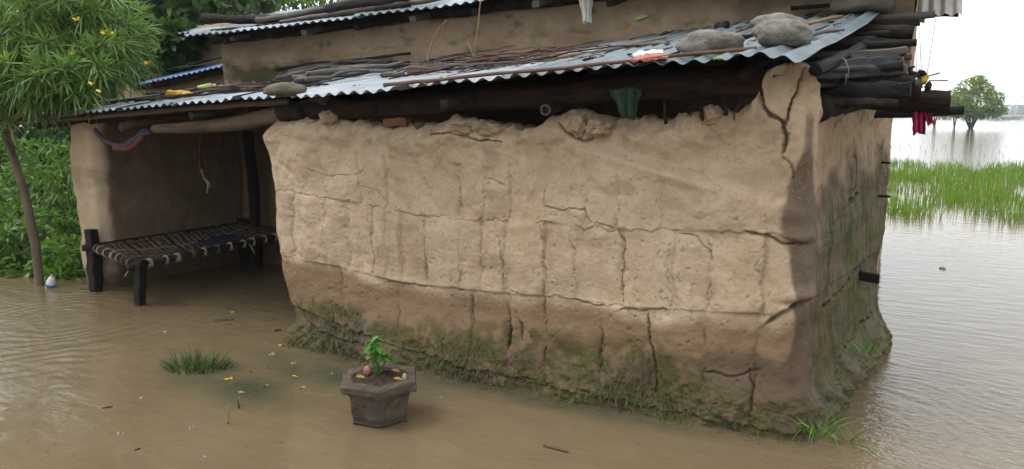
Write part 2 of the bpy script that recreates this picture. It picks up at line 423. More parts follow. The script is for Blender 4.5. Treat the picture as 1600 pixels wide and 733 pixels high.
# ================================================================== SETTING: water, ground, far bank
def water_mat():
    m, t, b = nt('muddy_water')
    tc = N(t, "ShaderNodeTexCoord"); P = tc.outputs["Object"]
    n1 = noise_tex(t, 0.9, 5, 0.55)
    c = mixc(t, ramp(t, n1, 0.35, 0.7), (0.146, 0.110, 0.064), (0.116, 0.086, 0.049))
    c = mixc(t, math_n(t, 'MULTIPLY', ramp(t, noise_tex(t, 2.0, 6, 0.65, (0.6, 2.4, 1), dist=1.2), 0.55, 0.72), 0.45), c, (0.172, 0.134, 0.084))   # silt streaks
    # green murk where drowned grass lies just under the surface
    murk = None
    for (x, y, rx, ry) in ((-3.15, -0.80, 0.60, 0.26), (-2.75, -0.35, 0.75, 0.30), (-3.60, -0.62, 0.35, 0.18), (-1.6, -0.12, 1.3, 0.14)):
        vm = N(t, "ShaderNodeVectorMath", operation='SUBTRACT'); t.links.new(P, vm.inputs[0]); vm.inputs[1].default_value = (x, y, 0)
        vs = N(t, "ShaderNodeVectorMath", operation='MULTIPLY'); t.links.new(vm.outputs[0], vs.inputs[0]); vs.inputs[1].default_value = (1 / rx, 1 / ry, 0)
        vl = N(t, "ShaderNodeVectorMath", operation='LENGTH'); t.links.new(vs.outputs[0], vl.inputs[0])
        q = ramp(t, vl.outputs["Value"], 1.25, 0.2)
        murk = q if murk is None else math_n(t, 'MAXIMUM', murk, q)
    mk = math_n(t, 'MULTIPLY', murk, ramp(t, noise_tex(t, 3.2, 5, 0.6), 0.15, 0.58))
    c = mixc(t, mk, c, (0.050, 0.056, 0.034))
    t.links.new(c, b.inputs["Base Color"])
    b.inputs["Roughness"].default_value = 0.07; b.inputs["IOR"].default_value = 1.33; b.inputs["Specular IOR Level"].default_value = 0.5
    # ripples: long soft swell, wind chop to the right of the house, drizzle dimples
    a1 = noise_tex(t, 3.4, 3, 0.5, (1.0, 2.2, 1)); a2 = noise_tex(t, 15, 3, 0.55, (1, 2.0, 1), dist=0.4); a3 = noise_tex(t, 46, 2, 0.5, (1, 1.7, 1))
    sx = N(t, "ShaderNodeSeparateXYZ"); t.links.new(P, sx.inputs[0])
    right = math_n(t, 'MULTIPLY', ramp(t, math_n(t, 'ADD', sx.outputs[0], math_n(t, 'MULTIPLY', noise_tex(t, 1.1, 3, 0.5), 0.6)), 0.1, 0.6), ramp(t, sx.outputs[1], 2.2, 0.2))
    left = math_n(t, 'MULTIPLY', ramp(t, math_n(t, 'ADD', sx.outputs[0], math_n(t, 'MULTIPLY', noise_tex(t, 1.3, 3, 0.5), 1.2)), -3.6, -5.0), 0.6)
    chop = math_n(t, 'ADD', math_n(t, 'MAXIMUM', right, left), 0.14)
    h = math_n(t, 'ADD', math_n(t, 'MULTIPLY', a1, 0.55), math_n(t, 'MULTIPLY', chop, math_n(t, 'ADD', math_n(t, 'MULTIPLY', a2, 0.5), math_n(t, 'MULTIPLY', a3, 0.22))))
    bump(t, b, h, 0.30, 0.05)
    return m
M['water'] = water_mat()
# one sheet: fine near the house (rain rings are real relief), coarse to the horizon
def water_sheet():
    xs = np.concatenate([-np.geomspace(2600, 6.6, 26), np.linspace(-6.4, 2.6, 420), np.geomspace(2.8, 2600, 26)])
    ys = np.concatenate([-np.geomspace(40, 3.4, 8), np.linspace(-3.3, 3.2, 300), np.geomspace(3.4, 2600, 40)])
    X, Y = np.meshgrid(xs, ys, indexing='ij'); Z = np.zeros_like(X)
    rg = np.random.default_rng(3)
    rings = [atz(*p, 0)[:2] for p in [(1470, 420), (1540, 470), (1440, 560), (1500, 640), (180, 600), (330, 640), (225, 625), (300, 675), (425, 560), (70, 520), (700, 700), (900, 715), (520, 640), (120, 480), (1560, 560), (1450, 495)]]
    for (cx, cy) in rings:
        r0 = rg.uniform(0.03, 0.11); d = np.hypot(X - cx, Y - cy)
        Z += 0.0022 * np.cos((d - r0) * 2 * np.pi / 0.035) * np.exp(-((d - r0) / 0.03) ** 2)
    # wash running off the corner of the house and the swell on the left
    d = np.hypot(X - 0.05, Y - 0.3)
    Z += 0.0020 * np.sin(d * 2 * np.pi / 0.085 + 5.0 * fbm(X * 2.2, Y * 2.2, 2, 3)) * np.exp(-((d - 0.9) / 0.6) ** 2) * sstep(-0.1, 0.3, X)
    d = np.hypot(X + 5.6, Y + 0.4)
    Z += 0.0017 * np.sin(d * 2 * np.pi / 0.13 + 5.5 * fbm(X * 1.6, Y * 1.6, 5, 3)) * np.exp(-((d - 0.9) / 0.8) ** 2) * sstep(-3.9, -4.8, X)
    V = np.stack([X, Y, Z], -1).reshape(-1, 3)
    return V, grid_faces(len(xs), len(ys))
v, f = water_sheet()
tag(obj('water', v, f, M['water'], loc=np.zeros(3)), kind='structure')
gm = simple('silt', (0.12, 0.085, 0.05), (0.09, 0.065, 0.04), 1.5, 0.95)
BED = -0.16
gx = np.concatenate([-np.geomspace(2600, 12, 10), np.linspace(-11, 8, 40), np.geomspace(9, 2600, 10)])
gy = np.concatenate([-np.geomspace(40, 5, 4), np.linspace(-4, 8, 30), np.geomspace(9, 2600, 10)])
GX, GY = np.meshgrid(gx, gy, indexing='ij')
tag(obj('ground', np.stack([GX, GY, np.full_like(GX, BED) - 0.004], -1).reshape(-1, 3), grid_faces(len(gx), len(gy)), gm, loc=np.zeros(3)), kind='structure')

# far bank: a low strip of land 420 m off with bushes and a hazy wood
def far_bank():
    xs = np.linspace(-900, 1300, 240)
    V = []
    for x in xs:
        z = 1.0 + 0.6 * float(fbm(x / 60, 0.3, 2, 3)); y = 900 + 20 * float(pn(x / 90, 0.7, 4))
        V += [(x, y - 14, -0.1), (x, y - 6, 0.35 + 0.3 * z), (x, y + 30, 0.5 + z), (x, y + 120, -0.1)]
    return np.array(V), grid_faces(len(xs), 4)
v, f = far_bank()
tag(obj('far_bank', v, f, simple('bank_turf', (0.10, 0.13, 0.06), (0.13, 0.12, 0.07), 0.2, 0.9, None, 0), loc=np.zeros(3)), kind='structure')

def blob_crown(centers, radii, n_leaf, size, seed):
    """many leaf-sized faces spread through clump volumes"""
    rg = np.random.default_rng(seed); B = []; D = []
    for c, r in zip(centers, radii):
        k = int(n_leaf * (r[0] * r[1] * r[2]) ** (1 / 3.0))
        d = rg.normal(0, 1, (k, 3)); d /= np.linalg.norm(d, axis=1)[:, None]
        rad = rg.uniform(0.45, 1.0, k) ** 0.6
        B.append(np.asarray(c) + d * rad[:, None] * np.asarray(r)); D.append(d + rg.normal(0, 0.7, (k, 3)) + [0, 0, 0.1])
    B = np.concatenate(B); D = np.concatenate(D)
    V, Fc, idx = leaf_batch(B, D, size * rg.uniform(0.6, 1.4, len(B)), size * 0.6 * rg.uniform(0.7, 1.3, len(B)), 0.3, 2, [0.35, 1.0, 0.2])
    return V, Fc, rg.uniform(0, 1, len(B))[idx]

# hazy wood on the far bank, one mass
cs, rs = [], []
rg = np.random.default_rng(21)
for i in range(190):
    x = -180 + i * 3.0 + rg.uniform(-2, 2)
    hgt = (6.0 + 6.5 * abs(float(pn(i * 0.13, 0.5, 8)))) * (1 if (75 < x < 190 or x < 30) else 0.5)
    cs.append((x, 945 + rg.uniform(-10, 10), hgt * 0.6)); rs.append((5.2, 5.2, hgt * 0.62))
v, f, r = blob_crown(cs, rs, 100, 1.1, 5)
tag(obj('far_wood', v, f, M['bank_leaf'], attrs={'rnd': r}), 'hazy dark treeline on the far bank beneath the white sky', 'treeline', kind='stuff')
# low bushes standing in the flood towards the bank
for i, (px, py, w, h) in enumerate([(1478, 187, 3.2, 1.2), (1512, 188, 2.2, 0.8), (1532, 187, 2.6, 1.1), (1560, 188, 3.4, 0.9), (1586, 187, 4.0, 1.0)]):
    p = atz(px, py, 0)
    v, f, r = blob_crown([(p[0] + k * w * 0.45, p[1], h * 0.35) for k in (-1, 0, 1)], [(w * 0.5, w * 0.5, h * (0.9 if k == 1 else 0.65)) for k in range(3)], 150, 0.35, 40 + i)
    o = obj('bush', v, f, M['bank_leaf'], attrs={'rnd': r})
    where = ['just left of the tallest flooded tree', 'hidden low behind the big flooded tree', 'just right of the big flooded tree', 'midway between the flooded tree and the picture edge', 'nearest the right picture edge'][i]
    tag(o, 'low dark bush in far floodwater ' + where, 'bush', 'low bushes far out in the floodwater')

# flooded trees beyond the rice
def flood_tree(px, py, lobes, label, trunk_r, seed, forks):
    p = atz(px, py, 0); d = np.linalg.norm((p - CAM)[:2]); sc = d * 0.985 / F_PX     # metres per photo pixel there
    R = _right
    t = thing('flooded_tree', label, 'tree', (p[0], p[1], BED))
    lobes = [(u * 1.14, vv * 0.90, a * 1.08, b) for (u, vv, a, b) in lobes]
    cs = [p + R * (u * sc) + np.array([0, 0, vv * sc]) for (u, vv, a, b) in lobes]
    parts = []
    for k, (u, vv) in enumerate(forks):
        top = p + R * (u * sc) + np.array([0, 0, vv * sc])
        mid = p + R * (u * 0.35 * sc) + np.array([0, 0, vv * 0.35 * sc])
        a = p + np.array([0, 0, BED])
        parts.append(tube(resample([a, mid, top], 9, 0.05, seed + k), np.linspace(trunk_r, trunk_r * 0.3, 9), 7, 0.2, seed))
    v, f = join(parts); obj('trunk', v, f, M['bark_dark'], t)
    rs = [(a * sc, a * sc, b * sc) for (u, vv, a, b) in lobes]
    v, f, r = blob_crown(cs, rs, 520 / max(1.0, rs[0][0]) ** 0.2, 3.4 * sc, seed)
    tag(obj('crown', v, f, M['far_leaf'], t, attrs={'rnd': r}), kind='stuff')
    return t
flood_tree(1517, 201, [(0, 40, 27, 16), (-17, 46, 17, 12), (15, 36, 18, 11), (24, 46, 11, 8), (-5, 62, 15, 9), (9, 58, 13, 9), (-29, 34, 13, 10), (29, 28, 10, 8), (-14, 27, 17, 8), (3, 71, 8, 5), (14, 24, 15, 7), (-1, 24, 14, 6), (-34, 26, 9, 6)],
           'bright green spreading tree with forked trunk standing in the flood', 0.15, 11, [(-12, 44), (7, 50), (17, 36), (-22, 34)])
flood_tree(1491, 200, [(-2, 32, 17, 11), (-10, 40, 12, 8), (6, 42, 12, 9), (-16, 28, 11, 8), (4, 24, 12, 6)],
           'smaller slim-stemmed tree in the flood left of the spreading tree', 0.10, 12, [(-5, 38), (4, 42)])
flood_tree(1460, 197, [(0, 34, 13, 9), (8, 38, 10, 7), (-9, 30, 9, 6)],
           'half-hidden flooded tree behind the projecting roof logs', 0.12, 13, [(-3, 32), (5, 34)])

# rice standing in the flood: nobody could count the blades
rg = np.random.default_rng(8)
n = 44000
yy = 9.2 + 15.0 * rg.uniform(0, 1, n) ** 1.15
xx = rg.uniform(-1.2, 13, n)
yy = np.round(yy / 0.16) * 0.16 + rg.normal(0, 0.035, n); xx = np.round(xx / 0.17) * 0.17 + rg.normal(0, 0.05, n)
_u = xx * _right[0] + yy * _right[1]; _w = xx * _fwdh[0] + yy * _fwdh[1]
keep = (pn(_u * 0.45, _w * 0.9, 3) + 0.45 * pn(_u * 1.6, _w * 2.2, 6) > -0.12 + 0.10 * (_w > 17) - 0.5 * (yy < 10.6)) & (yy > 9.35 + 0.25 * pn(xx * 1.5, yy * 0, 9))
xx, yy = xx[keep], yy[keep]; n = len(xx)
D = np.stack([rg.normal(0, 0.17, n), rg.normal(0, 0.17, n), np.ones(n)], 1)
L = rg.uniform(0.16, 0.31, n) * (1 + 0.25 * pn(xx, yy, 4))
V, Fc, idx = leaf_batch(np.stack([xx, yy, np.full(n, -0.02)], 1), D, L, 0.013, 0.12, 2, [1.0, 0.9, 0.1], side=np.tile(_right, (n, 1)) + rg.normal(0, 0.4, (n, 3)))
tag(obj('rice_field', V, Fc, M['rice'], attrs={'rnd': rg.uniform(0, 1, n)[idx]}), 'band of bright green rice seedlings standing in the floodwater', 'rice plants', kind='stuff')
n = 420
xx = rg.uniform(-2, 22, n); yy = rg.uniform(24.5, 44, n)
V, Fc, idx = leaf_batch(np.stack([xx, yy, np.full(n, -0.02)], 1), np.stack([rg.normal(0, 0.3, n), rg.normal(0, 0.3, n), np.ones(n)], 1), rg.uniform(0.08, 0.22, n), 0.014, 0.1, 2, [1, .9, .2])
tag(obj('drowned_stubble', V, Fc, M['dull_grass'], attrs={'rnd': rg.uniform(0, 1, n)[idx]}), 'sparse thin stalks poking from the pale water behind the rice', 'stubble', kind='stuff')

# ================================================================== MUD WALLS
class Wall:
    """a mud wall swept along a plan path; s is the running length (s = x on the straight front)"""
    def __init__(self, plan, s, out_hint=None):
        self.plan = np.asarray(plan, float); self.s = np.asarray(s, float)
        tg = np.gradient(self.plan, axis=0); tg /= np.linalg.norm(tg, axis=1)[:, None]
        self.nrm = np.stack([tg[:, 1], -tg[:, 0]], 1)
    def setup(self, top, nz, zb=BED):
        self.top = top; r = np.linspace(0, 1, nz)
        self.S = np.repeat(self.s[:, None], nz, 1); self.Z = zb + (top[:, None] - zb) * r[None, :]
        self.h = np.zeros_like(self.S); self.nz = nz
    def carve(self, poly, w, depth, seed=0, lip=0.3, jit=0.012, broken=0.0):
        poly = np.asarray(poly, float)
        d = np.r_[0, np.cumsum(np.linalg.norm(np.diff(poly, axis=0), axis=1))]
        n = max(4, int(d[-1] / 0.02)); p = np.stack([np.interp(np.linspace(0, d[-1], n), d, poly[:, k]) for k in (0, 1)], 1)
        t = np.linspace(0, d[-1], n)
        p[:, 0] += jit * fbm(t * 14, np.full(n, 0.5), seed + 1, 3); p[:, 1] += jit * fbm(t * 14, np.full(n, 7.5), seed + 2, 3)
        mg = w * 4 + 0.02
        mk = (self.S > p[:, 0].min() - mg) & (self.S < p[:, 0].max() + mg) & (self.Z > p[:, 1].min() - mg) & (self.Z < p[:, 1].max() + mg)
        if not mk.any(): return
        qs = self.S[mk]; qz = self.Z[mk]
        best = np.full(qs.shape, 1e9); sg = np.zeros(qs.shape); tt = np.zeros(qs.shape)
        for i in range(n - 1):
            a, b = p[i], p[i + 1]; ab = b - a; l2 = ab @ ab + 1e-12
            u = np.clip(((qs - a[0]) * ab[0] + (qz - a[1]) * ab[1]) / l2, 0, 1)
            dx = qs - a[0] - u * ab[0]; dz = qz - a[1] - u * ab[1]; dd = np.hypot(dx, dz)
            m = dd < best
            best = np.where(m, dd, best); sg = np.where(m, np.sign(ab[0] * dz - ab[1] * dx), sg); tt = np.where(m, t[i] + u * (t[i + 1] - t[i]), tt)
        ww = w * (0.75 + 0.5 * fbm(tt * 9, np.full_like(tt, 2.2), seed + 5, 2)) * np.clip(np.minimum(tt, d[-1] - tt) / 0.04 + 0.25, 0, 1)
        ww = np.maximum(ww, 0.0018)
        br = 1.0
        if broken: br = sstep(-broken, 0.25, pn(tt * 5, np.full_like(tt, 4.4), seed + 9))
        prof = 1 - sstep(0.45, 1.0, best / ww)
        self.h[mk] -= depth * prof * br
        self.h[mk] += lip * w * sg * np.exp(-(best / (3.2 * w)) ** 2) * br
    def mesh(self, thick=0.26, cap_rough=0.02, drop=0.3, seed=0):
        X = self.plan[:, 0, None] + self.nrm[:, 0, None] * self.h; Y = self.plan[:, 1, None] + self.nrm[:, 1, None] * self.h
        P = [np.stack([X, Y, self.Z], -1)]
        for k, q in enumerate((0.12, 0.3, 0.55, 0.8, 1.0)):
            hh = self.h[:, -1] - thick * q
            zz = self.top + cap_rough * fbm(self.s * 12, np.full_like(self.s, q * 3), seed + 3, 3) + cap_rough * 0.6 * (1 - q)
            P.append(np.stack([self.plan[:, 0] + self.nrm[:, 0] * hh, self.plan[:, 1] + self.nrm[:, 1] * hh, zz], -1)[:, None])
        hh = self.h[:, -1] - thick
        for q in (0.5, 1.0):
            P.append(np.stack([self.plan[:, 0] + self.nrm[:, 0] * hh, self.plan[:, 1] + self.nrm[:, 1] * hh, self.top - drop * q], -1)[:, None])
        V = np.concatenate(P, 1)
        self.V = V
        return V.reshape(-1, 3), grid_faces(V.shape[0], V.shape[1])
    def pad(self, a):
        e = V_extra = 7
        return np.concatenate([a, np.repeat(a[:, -1:], e, 1)], 1).ravel()
def wxz(px, py): p = aty(px, py, 0.0); return (p[0], p[2])

def build_front_wall(parent):
    # plan path
    segs = [np.stack([np.full(22, -3.46), np.linspace(1.93, 0.34, 22)], 1), np.stack([np.full(34, -3.50) + 0.04 * sstep(0.2, 0.34, np.linspace(0.33, 0.11, 34)), np.linspace(0.33, 0.11, 34)], 1)]
    th = np.linspace(math.pi, 1.5 * math.pi, 26)
    segs.append(np.stack([-3.40 + 0.10 * np.cos(th), 0.10 + 0.10 * np.sin(th)], 1)[1:])
    segs.append(np.stack([np.arange(-3.394, -0.27, 0.006), np.zeros(len(np.arange(-3.394, -0.27, 0.006)))], 1))
    sd_ = np.array([0.148, 1.0]); sd_ /= np.linalg.norm(sd_); R = 0.15
    x1 = segs[-1][-1, 0]; a1 = math.atan2(-sd_[0], sd_[1])          # arc ends with tangent sd_
    th = np.linspace(-math.pi / 2, math.atan2(sd_[1], sd_[0]) - math.pi / 2, 32)
    arc = np.stack([x1 + 0.003 + R * np.cos(th), R + R * np.sin(th)], 1); segs.append(arc[1:])
    p = arc[-1]; L = np.arange(0.010, 1.90, 0.010); segs.append(p + sd_ * L[:, None])
    plan = np.concatenate(segs); ds = np.r_[0, np.cumsum(np.linalg.norm(np.diff(plan, axis=0), axis=1))]
    i0 = np.argmin(np.abs(plan[:, 0] + 2.0) + np.abs(plan[:, 1]) * 10); s = ds - ds[i0] + plan[i0, 0]
    W = Wall(plan, s)
    s_c = s[len(plan) - len(L) - 1]                                   # where the side face starts
    W.side0, W.p_side, W.sd = s_c, p, sd_
    def side(px, py):                                                 # photo point traced on the side face
        d = ray(px, py); A = np.array([[d[0], -sd_[0]], [d[1], -sd_[1]]]); k = np.linalg.solve(A, p - CAM[:2]); return (s_c + k[1], CAM[2] + d[2] * k[0])
    W.side = side
    # ragged top
    tp = [wxz(*q) for q in [(418, 203), (428, 193), (470, 190), (497, 183), (530, 187), (560, 193), (600, 201), (650, 198), (676, 196), (700, 188), (740, 191), (790, 201), (806, 204), (840, 196), (872, 180), (890, 173), (915, 182), (940, 187), (1000, 188), (1040, 191), (1062, 186), (1080, 179), (1100, 186), (1140, 176), (1165, 166), (1183, 150), (1190, 128), (1197, 112), (1225, 100), (1252, 100)]]
    ts = [q[0] for q in tp]; tz = [q[1] for q in tp]
    ts += [s_c - 0.10, s_c - 0.03, s_c + 0.03, s_c + 0.5, s_c + 1.0, s_c + 2]; tz += [1.82, 1.74, 1.62, 1.62, 1.66, 1.70]
    top = np.interp(s, ts, tz) + 0.010 * fbm(s * 16, s * 0, 3, 4) + 0.006 * pn(s * 60, s * 0, 4)
    W.setup(top, 316)
    S, Z, h = W.S, W.Z, W.h
    # overall lumps of hand-laid mud
    h += 0.020 * fbm(S * 1.1, Z * 1.3, 1, 2) + 0.009 * fbm(S * 4, Z * 4.2, 2, 3) + 0.0022 * fbm(S * 15, Z * 14, 3, 3) + 0.0012 * fbm(S * 52, Z * 50, 4, 3)
    J1 = [wxz(*q) for q in [(438, 296), (500, 305), (560, 318), (650, 335), (720, 343), (850, 346), (960, 360), (1100, 362), (1200, 365), (1262, 383)]]
    J2 = [wxz(*q) for q in [(442, 396), (540, 420), (620, 441), (700, 450), (830, 461), (900, 467), (1000, 481), (1130, 488), (1205, 490), (1262, 480)]]
    J3 = [wxz(*q) for q in [(470, 480), (530, 508), (610, 535), (720, 566), (830, 592), (930, 612), (1060, 640), (1200, 668)]]
    z1 = np.interp(S, [q[0] for q in J1], [q[1] for q in J1]); z2 = np.interp(S, [q[0] for q in J2], [q[1] for q in J2]); z3 = np.interp(S, [q[0] for q in J3], [q[1] for q in J3])
    # each course sags a little over the one below
    for zj, a in ((z1, 0.002), (z2, 0.005), (z3, 0.010)):
        d = Z - zj; h += a * np.exp(-np.clip(d, 0, 9) / 0.09) * (d > 0) - a * 0.3 * np.exp(-np.clip(-d, 0, 9) / 0.05) * (d <= 0)
    # foot: splashed, slumped, crumbly
    ft = sstep(0.42, -0.10, Z + 0.07 * fbm(S * 3, Z * 3, 8, 2))
    h += 0.075 * ft ** 1.4 * (1 + 0.30 * fbm(S * 4, Z * 5, 9, 3)) + 0.009 * sstep(0.32, 0.05, Z) * fbm(S * 17, Z * 20, 10, 4, 0.65)
    h += 0.06 * sstep(s_c - 0.25, s_c + 0.3, S) * sstep(0.30, -0.05, Z) * (1 + 0.6 * fbm(S * 7, Z * 7, 31, 3))
    # scooped hollow high on the right with a sharp fold along its lower edge
    fa, fb = np.array(wxz(905, 232)), np.array(wxz(1130, 300)); ab = (fb - fa) / np.linalg.norm(fb - fa)
    al = (S - fa[0]) * ab[0] + (Z - fa[1]) * ab[1]; up = (S - fa[0]) * (-ab[1]) + (Z - fa[1]) * ab[0]
    Lf = np.linalg.norm(fb - fa)
    msk = sstep(-0.12, 0.10, al) * sstep(Lf + 0.55, Lf - 0.15, al)
    h -= 0.050 * msk * sstep(-0.012, 0.065, up) * sstep(0.50, 0.16, up)
    h += 0.016 * msk * np.exp(-(up / 0.035) ** 2) * sstep(Lf + 0.1, Lf - 0.2, al)
    dl = np.array(wxz(1125, 300)); h -= 0.016 * np.exp(-((S - dl[0]) / 0.06) ** 2 - ((Z - dl[1]) / 0.035) ** 2)
    # hollow below the eave around the middle, bulge at the far left shoulder
    q = np.array(wxz(760, 225)); h -= 0.025 * np.exp(-((S - q[0]) / 0.30) ** 2 - ((Z - q[1]) / 0.09) ** 2)
    q = np.array(wxz(450, 225)); h += 0.030 * np.exp(-((S - q[0]) / 0.20) ** 2 - ((Z - q[1]) / 0.10) ** 2)
    # rounded, crumbled shoulder under the top edge
    dt = W.top[:, None] - Z
    h -= 0.050 * np.clip(1 - dt / (0.085 + 0.05 * pn(S * 5, S * 0, 12)), 0, 1) ** 2 * (S < -0.42)
    h += 0.011 * sstep(0.26, 0.02, dt) * fbm(S * 12, Z * 12, 13, 4, 0.6)
    # wavy trowelled ripples on the upper course
    up1 = sstep(z1 - 0.02, z1 + 0.15, Z)
    h += 0.006 * up1 * fbm(S * 6 + 2 * fbm(S * 2, Z * 2, 15, 2), Z * 3, 14, 3)
    h += 0.013 * up1 * sstep(-1.0, -1.6, S) * fbm(S * 5.5 + 0.8 * fbm(S * 2, Z * 3, 16, 2), Z * 1.6, 17, 3)
    lipn = sstep(-0.35, 0.45, fbm(S * 2.6, S * 0 + 0.4, 18, 3))
    h += 0.026 * lipn * np.exp(-((dt - 0.10) / 0.055) ** 2) * (S < -0.5)
    h -= 0.016 * (1 - lipn) * np.exp(-((dt - 0.14) / 0.09) ** 2) * (S < -0.5)
    mid = sstep(z2 - 0.02, z2 + 0.04, Z) * sstep(z1 + 0.02, z1 - 0.04, Z)
    h += mid * (0.0140 * fbm(S * 8 + 0.6 * Z, Z * 0.9, 19, 2) * sstep(-0.9, -1.7, S) + 0.005 * fbm(S * 9, Z * 1.2, 20, 2))
    # cell seams: daubed lumps set side by side, each with its own tilt and pillow
    def cells(xs_px, ztop, zbot, pyref, w, depth, seed, amp=0.011):
        edges = [wxz(x, pyref)[0] for x in xs_px]
        band = sstep(zbot - 0.015, zbot + 0.015, Z) * (1 - sstep(ztop - 0.015, ztop + 0.015, Z))
        wob = 0.020 * fbm(Z * 5, S * 0 + 0.2, seed, 3)
        e = np.array(edges); k = np.searchsorted(e, (S + wob).ravel()).reshape(S.shape)
        lo = np.r_[e[0] - 0.25, e][k]; hi = np.r_[e, e[-1] + 0.3][k]
        t = np.clip((S + wob - lo) / (hi - lo), 0, 1)
        rg = np.random.default_rng(seed); tl = rg.uniform(-1, 1, len(e) + 1)[k]; of = rg.uniform(-1, 1, len(e) + 1)[k]
        W.h += band * (amp * tl * (t - 0.5) * 2 + amp * 0.5 * of + amp * 0.8 * (1 - (2 * t - 1) ** 6) - amp * 0.8) * (S < -0.3) * (S > -3.42)
        return edges
    def zat(J, x): return float(np.interp(x, [q[0] for q in J], [q[1] for q in J]))
    e1 = cells([478, 520, 548, 580, 602, 625, 664, 720, 752, 790, 850, 900, 972, 1050, 1108, 1192], z1, z2, 400, 0.004, 0.01, 41)
    for i, x in enumerate(e1):
        st = [1, .6, .5, .7, .3, .5, 1, 1, .6, 1, .7, .7, 1.6, .35, .8, .5][i]
        W.carve([(x - 0.01, zat(J1, x)), (x + 0.012 * (-1) ** i, (zat(J1, x) + zat(J2, x)) / 2 + 0.05), (x + 0.006, zat(J2, x))], 0.0036 * (0.6 + 0.5 * st), (0.009 * (0.3 + st) if st > 0.65 else 0.0015), 100 + i, 1.6 if st > 0.65 else 2.6, 0.024, 0.15)
    e2 = cells([515, 560, 600, 655, 715, 752, 795, 855, 915, 965, 1030], z1 + 0.33, z1, 290, 0.004, 0.01, 42, 0.009)
    for i, x in enumerate(e2):
        zt = zat(J1, x); W.carve([(x, zt + 0.31), (x + 0.02, zt + 0.15), (x - 0.01, zt)], 0.004, 0.005, 140 + i, 1.8, 0.04, -0.1)
    e3 = cells([500, 540, 620, 735, 795, 850, 940, 1018, 1100, 1180], z2, z3, 520, 0.004, 0.01, 43, 0.012)
    for i, x in enumerate(e3):
        st = [.4, .6, 1, 1, 1.7, 1.2, .7, 0, .6, .5][i]
        if st: W.carve([(x, zat(J2, x)), (x + 0.015, (zat(J2, x) + zat(J3, x)) / 2), (x + 0.005 * i % 0.02, zat(J3, x) + 0.05)], 0.006 * (0.6 + 0.5 * st), 0.014 * (0.3 + st), 170 + i, 0.4, 0.016, 0.2)
    W.carve(J1, 0.0030, 0.007, 200, 0.8, 0.026, -0.3); W.carve(J2, 0.0040, 0.010, 201, 0.8, 0.028, -0.25); W.carve(J3, 0.009, 0.022, 202, 0.3, 0.02, 0.3)
    C = lambda pts: [wxz(*q) for q in pts]
    # the big shrinkage cracks, traced on the wall
    big = [([(1187, 128), (1193, 160), (1200, 178), (1222, 190), (1229, 215), (1222, 245)], 0.0125, 0.075), ([(1262, 105), (1250, 135), (1236, 160), (1228, 192)], 0.011, 0.07),
           ([(1222, 245), (1240, 258), (1244, 285)], 0.005, 0.02), ([(872, 190), (880, 205), (905, 220), (922, 216)], 0.010, 0.05), ([(675, 212), (705, 207), (740, 218), (780, 222)], 0.008, 0.05),
           ([(850, 284), (850, 322), (880, 328), (912, 326), (920, 345), (962, 358)], 0.0045, 0.016), ([(966, 358), (974, 380), (975, 410), (970, 440), (976, 478)], 0.006, 0.024),
           ([(1165, 362), (1205, 370), (1225, 383), (1262, 384)], 0.008, 0.035), ([(1014, 488), (1013, 520), (1020, 545), (1024, 575), (1027, 610)], 0.0085, 0.045),
           ([(895, 468), (920, 474), (948, 478)], 0.007, 0.03), ([(968, 482), (1000, 484), (1040, 484)], 0.008, 0.03), ([(1195, 505), (1225, 488), (1255, 478)], 0.014, 0.05),
           ([(785, 398), (790, 425), (786, 445)], 0.006, 0.02), ([(604, 441), (640, 445), (665, 448)], 0.008, 0.03), ([(706, 449), (728, 453)], 0.010, 0.035), ([(665, 370), (662, 415), (666, 445)], 0.006, 0.02),
           ([(795, 480), (800, 515), (797, 545)], 0.012, 0.045), ([(815, 500), (818, 530)], 0.010, 0.03), ([(498, 515), (535, 528), (572, 535)], 0.010, 0.04), ([(700, 563), (760, 575), (830, 592)], 0.010, 0.03),
           ([(757, 277), (775, 282), (790, 290)], 0.005, 0.014), ([(495, 262), (520, 275), (562, 272), (570, 262)], 0.0035, 0.010), ([(1010, 265), (1050, 262), (1090, 270), (1130, 300)], 0.004, 0.008),
           ([(1170, 575), (1178, 610), (1172, 650)], 0.007, 0.02), ([(1100, 580), (1145, 590), (1185, 575)], 0.006, 0.018), ([(940, 525), (938, 560)], 0.007, 0.02), ([(1140, 160), (1143, 190)], 0.007, 0.03),
           ([(560, 290), (590, 300), (605, 318)], 0.0035, 0.009), ([(1060, 365), (1090, 372), (1112, 400)], 0.004, 0.012), ([(520, 470), (522, 505)], 0.007, 0.02), ([(470, 470), (480, 500), (498, 515)], 0.009, 0.03)]
    for i, (pl, w, dp) in enumerate(big): W.carve(C(pl), w, dp, 300 + i, 0.35, 0.010)
    SD = lambda pts: [side(*q) for q in pts]
    for i, (pl, w, dp) in enumerate([([(1290, 265), (1300, 240), (1306, 205), (1318, 180)], 0.015, 0.03), ([(1278, 395), (1300, 350), (1325, 320), (1345, 300)], 0.018, 0.03), ([(1285, 480), (1310, 455), (1335, 425), (1355, 400)], 0.016, 0.03), ([(1340, 210), (1342, 260), (1330, 310)], 0.012, 0.02), ([(1300, 560), (1330, 520), (1360, 480)], 0.014, 0.025)]):
        W.carve(SD(pl), w, dp, 400 + i, 0.2, 0.03)
    # side face: rain-eaten vertical runnels
    sdm = sstep(s_c - 0.1, s_c + 0.2, S)
    h2 = W.h
    h2 += sdm * (0.009 * fbm(S * 5, Z * 1.0, 51, 3) + 0.009 * fbm(S * 18, Z * 2.2, 52, 4) + 0.016 * fbm(S * 1.5, Z * 2.4, 53, 3))
